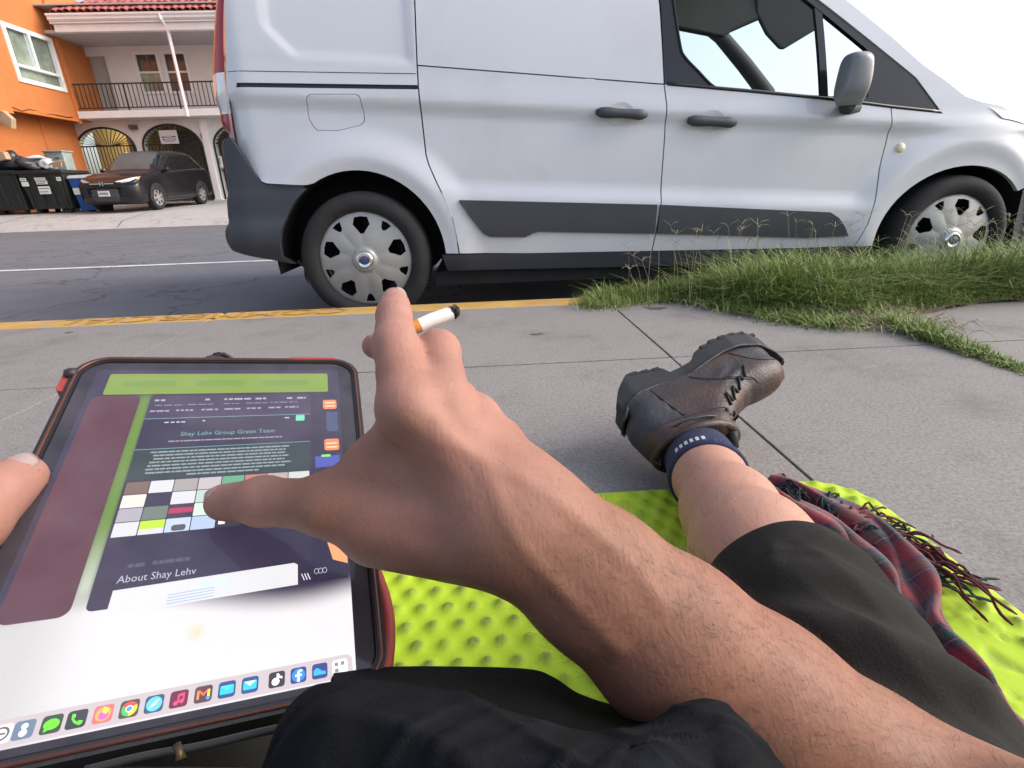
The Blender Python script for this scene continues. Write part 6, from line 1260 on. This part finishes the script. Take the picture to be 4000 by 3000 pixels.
V, F, B = loft(np.array(rows), 40, 40, True); V, F = solid(V, F, .002); mk('shorts_leg', V, [f[::-1] for f in F], m_short, sh, smooth=True)
# ---------------- jacket bunched in the lap (front fold over a black inner edge)
V, F, B = loft(np.array(JF), 90, 220)
fold = .0012*np.sin(V[:, 0]*45+V[:, 1]*90+2.5*np.sin(V[:, 0]*25)); V[:, 2] += fold*sstep(.150-V[:, 1], 0, .012)
V[:, 2] += wrinkle(V, .0026, 1.15, 8)*sstep(.156-V[:, 1], 0, .008); V, F = solid(V, F, .003); jk = mk('jacket', V, F, m_jack, person, smooth=True)
for k, off in enumerate((.0035, .0052)):
    P = B[1+k*2]+np.array([0, 0, .0006]); mb = MB()
    for a, b_ in zip(P[:-1:2], P[1::2]): mb.tube([a, b_], .00035, 4)
    mb.build('stitching', m_sock, jk, kind='stuff')
V, F, B = loft(np.array(JB), 40, 120); V, F = solid(V, F, .0035); jb = mk('jacket_lining', V, F, m_jackb, jk, smooth=True)
mb = MB()
for p, q in zip(B[0][:-1], B[0][1:]):
    for s_ in (0, .5): c = p+(q-p)*s_; mb.box(c[0]-.0005, c[0]+.0005, c[1]-.0012, c[1]+.0012, c[2]-.0008, c[2]+.0016)
mb.build('zip_teeth', m_jackb, jb, kind='stuff')
# shirt round the torso behind the camera
rows = [[(rx*math.copysign(abs(math.cos(t))**.8, math.cos(t)), -.20+ry*math.sin(t), z) for t in np.linspace(0, 2*math.pi, 33)[:-1]] for z, rx, ry in ((.06, .20, .14), (.16, .195, .145), (.30, .185, .14), (.42, .20, .135), (.50, .205, .12), (.545, .15, .09), (.56, .08, .06))]
V, F, B = loft(np.array(rows), 30, 48, True); mk('shirt', V, F, m_jackb, person, smooth=True)
# ---------------- boots
BF = [np.array(v) for v in BT_FRAME]
def boot(name, mirror, mat4, label):
    """local axes: x heel to toe, y towards the inner ankle, z sole to collar"""
    sg = -1. if mirror else 1.
    def loc(P): P = np.asarray(P, float).reshape(-1, 3)*np.array([1, sg, 1]); return P@mat4[1:4]+mat4[0]
    def bmk(nm, V, F, mat, par, **kw):
        F = [tuple(f)[::-1] if mirror else tuple(f) for f in F]; return mk(nm, loc(V), F, mat, par, **kw)
    fy = ((0, 1., 0), 1.)
    def fo(s_):   # half width of the foot outline
        return np.interp(s_, [-.056, -.045, -.01, .04, .10, .17, .22, .27, .298, .314], [.006, .027, .036, .034, .033, .043, .047, .039, .022, .004])
    welt_l = [(-.045, .092), (-.032, .072), (.004, .056), (.038, .052), (.064, .054), (.11, .051), (.146, .040), (.189, .030), (.231, .028), (.271, .038), (.292, .058)]
    dors = [(.292, .058), (.298, .078), (.288, .100), (.264, .116), (.230, .123), (.195, .126), (.170, .136), (.145, .152), (.126, .170), (.117, .190)]
    back = [(-.036, .178), (-.047, .150), (-.053, .120), (-.052, .105), (-.045, .092)]
    sil = welt_l+dors[1:]+[(.08, .196), (.03, .190)]+back[:-1]
    def dline(P, L):
        d = np.full(len(P), 9.)
        for p, q in zip(L[:-1], L[1:]):
            p, q = np.array(p), np.array(q); t_ = np.clip(((P-p)@(q-p))/((q-p)@(q-p)), 0, 1); d = np.minimum(d, np.linalg.norm(P-p-t_[:, None]*(q-p), axis=1))
        return d
    def half(P):  # half thickness of the upper at (x, z)
        P = np.asarray(P, float).reshape(-1, 2); x, z = P[:, 0], P[:, 1]
        W = np.interp(x, [-.055, -.03, .04, .10, .17, .22, .27, .29], [.040, .042, .041, .043, .047, .048, .044, .036])*(1-.10*sstep(z, .10, .06))+.010*sstep(z, .13, .18)
        e1 = np.clip(dline(P, dors)/.050, 0, 1); e2 = np.clip(dline(P, back)/.045, 0, 1)
        h = W*np.sqrt(np.maximum(1-(1-e1)**2.2, 0))*np.sqrt(np.maximum(1-(1-e2)**2.2, 0))
        cr = .0016*np.sin((x*1.0+z*1.6)*130+3*np.sin(z*60))*np.exp(-((x-.17)/.03)**2-((z-.09)/.03)**2)+.0018*np.sin((z*1.0-x*.4)*150)*np.exp(-((x-.07)/.05)**2-((z-.155)/.02)**2)
        h = h+cr-.0014*np.exp(-((x-.017-.22*np.maximum(z-.07, 0))/.0022)**2)+.0015*sstep(.017+.22*np.maximum(z-.07, 0)-x, 0, .004)
        return np.maximum(h, .0008)
    V2, F2, L2 = tri2d(sil, [], .0062, .006); hh_ = half(V2); n2 = len(V2)
    V = np.vstack([np.column_stack([V2[:, 0], hh_, V2[:, 1]]), np.column_stack([V2[:, 0], -hh_, V2[:, 1]])]); F = [tuple(t_) for t_ in F2[:, ::-1]]+[tuple(t_+n2) for t_ in F2]
    lp = L2[0]; F += [(lp[i], lp[(i+1) % len(lp)], lp[(i+1) % len(lp)]+n2, lp[i]+n2) for i in range(len(lp))]
    cc = np.array([np.mean(V[list(f_)], 0) for f_ in F])
    mi = [1 if p[0] < .017+.22*max(0, p[2]-.07) and p[2] < .150 or (p[0] > .225 and p[2] < .062+.25*(p[0]-.225)) else 0 for p in cc]
    bt = bmk(name, V, F, [m_leath, m_leath2], person, smooth=True, matidx=mi, auto=70)
    bt['label'] = label
    # sole: foot-shaped slab with heel block and lugs
    xs_ = np.linspace(-.056, .314, 64); outl = [(x, fo(x)) for x in xs_]+[(x, -fo(x)-.002) for x in xs_[::-1]]
    zb = lambda x: np.interp(x, [-.056, -.050, -.031, 0, .06, .072, .078, .128, .146, .19, .25, .298, .314], [.084, .060, .030, .001, .008, .012, .028, .021, .003, -.010, -.0125, .000, .030])
    zt = lambda x: np.interp(x, [-.056, -.045, -.032, .004, .038, .064, .11, .146, .189, .231, .271, .298, .314], [.096, .090, .071, .056, .052, .054, .051, .040, .030, .028, .036, .052, .066])
    V, F = slab2d(outl, [], lambda P: np.column_stack([P, zb(P[:, 0])]), lambda P: np.column_stack([P, zt(P[:, 0])]), .018, .012); so = bmk('sole', V, [f_[::-1] for f_ in F], m_sole, bt, smooth=True, auto=35)
    for k in range(15):
        x = -.03+k*.0222
        if x < .004 or .068 < x < .15: continue
        for s_ in (1, -1):
            h = fo(x); V, F = (lambda m_: (m_.v, m_.f))(MB().box(x-.007, x+.007, min(s_*h*.5, s_*(h+.0025)), max(s_*h*.5, s_*(h+.0012)), float(zb(x))-.0012, float(zb(x))+.006)); bmk('lug', V, F, m_sole, so)
    wl = [(x, fo(x)+.001, float(zt(x))+.000) for x in np.linspace(-.052, .310, 60)]+[(x, -fo(x)-.003, float(zt(x))+.000) for x in np.linspace(.310, -.052, 60)]; V, F = tube(wl+wl[:1], .0032, 6, False); bmk('welt', V, F, m_leath2, bt, smooth=True)
    # collar roll, seams, laces
    def shell(x, z): return (x, float(half([(x, z)])[0])+.0004, z)
    col = []
    for t in np.linspace(0, 2*math.pi, 40): x = .040+.074*math.cos(t); col.append((x, .056*math.sin(t), .184+.10*(x-.04)))
    V, F = tube(col, .0075, 8, False); bmk('collar', V, F, m_leath, bt, smooth=True)
    V, F = tube([(p[0], p[1]*1.06, p[2]-.016) for p in col], .0022, 6, False); bmk('collar_seam', V, F, m_leath2, bt, smooth=True)
    for pts in ([(.020, .06), (.024, .09), (.031, .12), (.038, .148)], [(.10, .058), (.135, .086), (.175, .100), (.200, .106), (.21, .116)], [(-.04, .150), (.038, .148), (.09, .150), (.118, .155)], [(.20, .036), (.222, .060), (.243, .076), (.27, .082)], [(.10, .061), (.135, .089), (.175, .103), (.200, .109)]):
        P = [shell(x, z) for x, z in catmull(pts, 16)]; V, F = tube(P, .0011, 5); bmk('seam', V, F, m_leath2, bt)
    for (a, b_) in list(zip(BT_LACE[0::2], BT_LACE[1::2]))+list(zip(BT_LACE[2::2], BT_LACE[1::2])):
        P = [shell(a[0]+(b_[0]-a[0])*s_*.75, a[1]+(b_[1]-a[1])*s_*.75) for s_ in np.linspace(0, 1, 7)]; P = [(x, y+.002, z) for x, y, z in P]; V, F = tube(P, .0022, 6); bmk('lace', V, F, m_lace, bt, smooth=True)
        V, F = lathe([(0, 0), (.003, 0), (.0035, .001)], 10, shell(a[0], a[1])); bmk('eyelet', V, F, m_lace, bt)
    for k in range(3):
        P = [(.108+.010*math.sin(s_*3+k)+.012*s_, .044-.05*s_, .160+.010*k-.01*s_) for s_ in np.linspace(0, 1, 10)]; V, F = tube(P, .0022, 6); bmk('lace', V, F, m_lace, bt, smooth=True)
    V, F = tube([(.118, .03, .13), (.11, .034, .16), (.10, .02, .195), (.10, 0, .205), (.105, -.02, .195)], [.005, .009, .010, .009, .006], 8); bmk('tongue', V, F, m_leath2, bt, smooth=True)
    P = [(-.030, -.006, .165), (-.036, -.004, .18), (-.034, 0, .195), (-.028, .004, .18), (-.025, .006, .165)]; V, F = tube(P, .0025, 6); bmk('pull_tab', V, F, m_leath2, bt, smooth=True)
    return bt
matR = np.array([BF[0]-BF[2]*.0, BF[1], BF[2], BF[3]]); boot('boot', False, matR, 'brown leather boot on the outstretched right foot, sole turned away')
ex = np.array([-.25, .70, .67]); ex /= np.linalg.norm(ex); ez = np.array([.05, -.72, .70]); ez -= ex*(ez@ex); ez /= np.linalg.norm(ez); ey = np.cross(ez, ex)
boot('boot', True, np.array([np.array([-.365, .655, .006]), ex, ey, ez]), 'toe of the left boot just behind the tablet')
# sock with turned cuff, white bars and a blue word
sa = G_[0]+np.array([.004, .04, -.010]); rows = []
dirn = (G_[1]-G_[0])/np.linalg.norm(G_[1]-G_[0])
cen = [(sa, .054), (G_[0]+dirn*.0, .0548), (G_[0]+dirn*.035, .0560), (G_[0]+dirn*.088, .0590), (G_[0]+dirn*.091, .0520)]
rows = [ring(c, dirn, r, 36, -1) for c, r in cen]; V, F, B = loft(np.array(rows), 24, 48, True); V = V+.0012*np.sin(np.arange(len(V))//48*2.1)[:, None]*0; V, F = solid(V, F, .0015); sk = mk('sock', V, [f[::-1] for f in F], m_sock, person, smooth=True)
u_ = np.cross(dirn, (0, 0, 1.)); u_ /= np.linalg.norm(u_); v_ = np.cross(u_, dirn)
def onsock(s_, a, r=.0604): return G_[0]+dirn*s_+r*(math.cos(a)*u_+math.sin(a)*v_)
for k in range(6):
    a0 = 1.45-k*.15; mb = MB(); V = [onsock(.064, a0), onsock(.064, a0-.085), onsock(.079, a0-.085), onsock(.079, a0)]; V2 = [onsock(s_, a, .0560) for s_, a in ((.064, a0), (.064, a0-.085), (.079, a0-.085), (.079, a0))]
    mk('sock_bar', V+V2, [(0, 1, 2, 3), (7, 6, 5, 4), (0, 4, 5, 1), (1, 5, 6, 2), (2, 6, 7, 3), (3, 7, 4, 0)], m_sockw, sk)
for k in range(7):
    a0 = 2.1-k*.11; P = [onsock(.085+.003*math.sin(j*2.2+k*1.3), a0-.05+.022*j, .0602) for j in range(4)]; V, F = tube(P, .0013, 5); mk('sock_word', V, F, m_sockb, sk)
# ================================================================== cigarette
m_paper = M('cigarette_paper', (.78, .77, .76), .8, var=.05, vs=60); m_filt = M('cigarette_filter', (.62, .27, .06), .8, var=.15, vs=200); m_ash = M('ash', (.16, .14, .12), .95, var=.6, vs=220, bump=1., bs=500, alt=(.03, .025, .02), alt_s=160, alt_w=(.45, .55))
C_ = [np.array(p) for p in CIG]; cig = thing('cigarette', 'burning cigarette held between the right index and middle fingers', 'cigarette', tuple(C_[1]))
V, F = tube([C_[0]-(C_[1]-C_[0])*1.2, C_[1]], .0039, 14); mk('filter', V, F, m_filt, cig, smooth=True, auto=50)
V, F = tube([C_[1], C_[2], C_[3]], .0038, 14); mk('paper', V, F, m_paper, cig, smooth=True, auto=50)
P = catmull([C_[3], C_[3]*.6+C_[4]*.4, C_[4]], 9); V, F = tube(P, [.0039, .0041, .0037, .0040, .0034, .0036, .0030, .0026, .0012], 12); V = np.array(V)+nrs.normal(0, .0004, (len(V), 3)); mk('ash', V, F, m_ash, cig, smooth=True)
# ================================================================== plaid scarf
def plaid():
    m, t, b, oc = new_mat('plaid_wool'); uv = _n(t, 'ShaderNodeUVMap'); sp = _n(t, 'ShaderNodeSeparateXYZ'); t.links.new(uv.outputs[0], sp.inputs[0])
    def stripes(s, k, ofs):
        a = _n(t, 'ShaderNodeMath', operation='MULTIPLY_ADD'); t.links.new(s, a.inputs[0]); a.inputs[1].default_value = k; a.inputs[2].default_value = ofs
        f = _n(t, 'ShaderNodeMath', operation='FRACT'); t.links.new(a.outputs[0], f.inputs[0]); r = _n(t, 'ShaderNodeValToRGB'); r.color_ramp.interpolation = 'CONSTANT'
        st = [(0, (.22, .010, .018)), (.36, (.012, .014, .045)), (.48, (.20, .012, .02)), (.52, (.010, .055, .045)), (.70, (.012, .014, .05)), (.76, (.30, .16, .10)), (.78, (.012, .014, .05)), (.88, (.15, .01, .03))]
        e = r.color_ramp.elements
        while len(e) < len(st): e.new(.5)
        for i, (p, c) in enumerate(st): e[i].position = p; e[i].color = (*c, 1)
        t.links.new(f.outputs[0], r.inputs[0]); return r.outputs[0]
    c = mixc(t, .5, stripes(sp.outputs[0], 11., .1), stripes(sp.outputs[1], 9., .3)); n = noise(t, oc, 300, 4); c = mixc(t, .4, c, ramp(t, n, [(.3, (.3, .3, .3)), (.7, (1, 1, 1))]), 'MULTIPLY')
    t.links.new(c, b.inputs['Base Color']); b.inputs['Roughness'].default_value = .9; b.inputs['Sheen Weight'].default_value = .3
    bp = _n(t, 'ShaderNodeBump'); bp.inputs['Strength'].default_value = .5; bp.inputs['Distance'].default_value = .001; t.links.new(n, bp.inputs['Height']); t.links.new(bp.outputs[0], b.inputs['Normal']); return m
m_plaid = plaid(); m_fr = M('scarf_fringe_red', (.085, .012, .018), .9, var=.3); m_fr2 = M('scarf_fringe_dark', (.014, .022, .024), .9, var=.3)
scarf = thing('scarf', 'red and navy plaid wool scarf with fringes lying beside the right leg', 'scarf', (.44, .45, .03))
S_ = catmull(np.array([(.392, .665, .03), (.425, .605, .035), (.447, .53, .04), (.440, .455, .042), (.425, .39, .042), (.412, .33, .042), (.396, .26, .042), (.375, .15, .04), (.35, .0, .04)]), 90)
T_ = np.gradient(S_, axis=0); T_ /= np.linalg.norm(T_, axis=1)[:, None]; nw = 61; B = np.zeros((90, nw, 3)); UV = np.zeros((90, nw, 2))
for i in range(90):
    sd_ = np.cross(T_[i], (0, 0, 1)); sd_ /= np.linalg.norm(sd_); w_ = .086+.008*math.sin(i*.11)-.036*sstep(i, 26, 50)
    for j in range(nw):
        s_ = -1+2*j/(nw-1); fo_ = math.sin(s_*8.5+.05*i+.6*math.sin(i*.13))*.011+.005*math.sin(s_*19+i*.17)
        B[i, j] = S_[i]+sd_*(-s_*w_+.005*math.sin(i*.4+j*.3))+np.array([0, 0, .006+fo_+.016*(1-s_*s_)]); UV[i, j] = (i/90*.55/.3*.5, (j/nw)*.9)
B[..., 2] = np.maximum(B[..., 2], .024); V = B.reshape(-1, 3); F = grid_faces(90, nw); k0 = len(V)
V2, F2 = solid(V, F, .003); so = mk('scarf_cloth', V2, F2, m_plaid, scarf, smooth=True); ul = so.data.uv_layers.new(name='UVMap'); uvf = np.vstack([UV.reshape(-1, 2)]*2); li = np.empty(len(so.data.loops), int); so.data.loops.foreach_get('vertex_index', li); ul.data.foreach_set('uv', uvf[li].astype(np.float32).ravel())
def strand(base, tip, seed, mat):
    rs = random.Random(seed); base = np.array(base); tip = np.array(tip); d = tip-base; s_ = np.array([-d[1], d[0], 0]); P = []
    for k in range(8): t = k/7; P.append(base+d*t+s_*(.22*math.sin(t*4+seed)*t)+np.array([0, 0, .018*math.sin(math.pi*t)*rs.uniform(.2, 1)])); P[-1][2] = max(P[-1][2], .026)
    P = catmull(np.array(P), 18); V, F = tube(P, [.0016]*15+[.0018, .0018, .0009], 6); mk('fringe_strand', V, F, mat, scarf, smooth=True)
for k in range(130):
    t = k/129; b_ = np.array([.455+.062*t+.014*math.sin(k*2.1), .632-.14*t+.014*math.sin(k*1.3), .045+.012*math.sin(k)]); a = R(105-150*t+22*math.sin(k*3.7)); L = .032+.045*abs(math.sin(k*1.9))+(.03*abs(math.sin(k*.7)) if t > .5 else 0)
    strand(b_, b_+np.array([L*math.cos(a), L*math.sin(a), -.018]), k, m_fr if math.sin(k*5.3) > -.35 else m_fr2)
# ================================================================== dark bag under the tablet
m_bag2 = M('black_nylon_bag', (.006, .006, .007), .6, var=.3, vs=30, bump=.5, bs=600); m_pipe = M('bag_piping', (.028, .027, .026), .5, var=.2); m_buck = M('brass_zip_pull', (.09, .065, .035), .5, .6, var=.3, vs=80)
bag = thing('shoulder_bag', 'black nylon bag with grey piping under the lower edge of the tablet', 'bag', (-.16, .12, .14))
rows = []
for z, k in ((.10, .8), (.13, .98), (.20, 1.), (.248, .98), (.262, .9), (.266, .6), (.267, .02)):
    rows.append([(-.165+.105*k*math.copysign(abs(math.cos(t))**.5, math.cos(t)), .100+.065*k*math.copysign(abs(math.sin(t))**.5, math.sin(t)), z+.022-.12*(-.165+.105*k*math.copysign(abs(math.cos(t))**.5, math.cos(t))+.165)-.015) for t in np.linspace(0, 2*math.pi, 49)[:-1]])
V, F, B = loft(np.array(rows), 40, 64, True); mk('bag_body', V, F, m_bag2, bag, smooth=True)
P = catmull(np.array(BAGPIPE), 30); V, F = tube(P, .0016, 8); mk('piping', V, F, m_pipe, bag, smooth=True)
c = np.array(BUCKLE[0]); V, F = tube([c+np.array([-.002, .004, .001]), c+np.array([0, .002, .0]), c+np.array([.001, 0, -.002])], [.0016, .0013, .002], 8); mk('zip_pull', V, F, m_buck, bag, smooth=True)
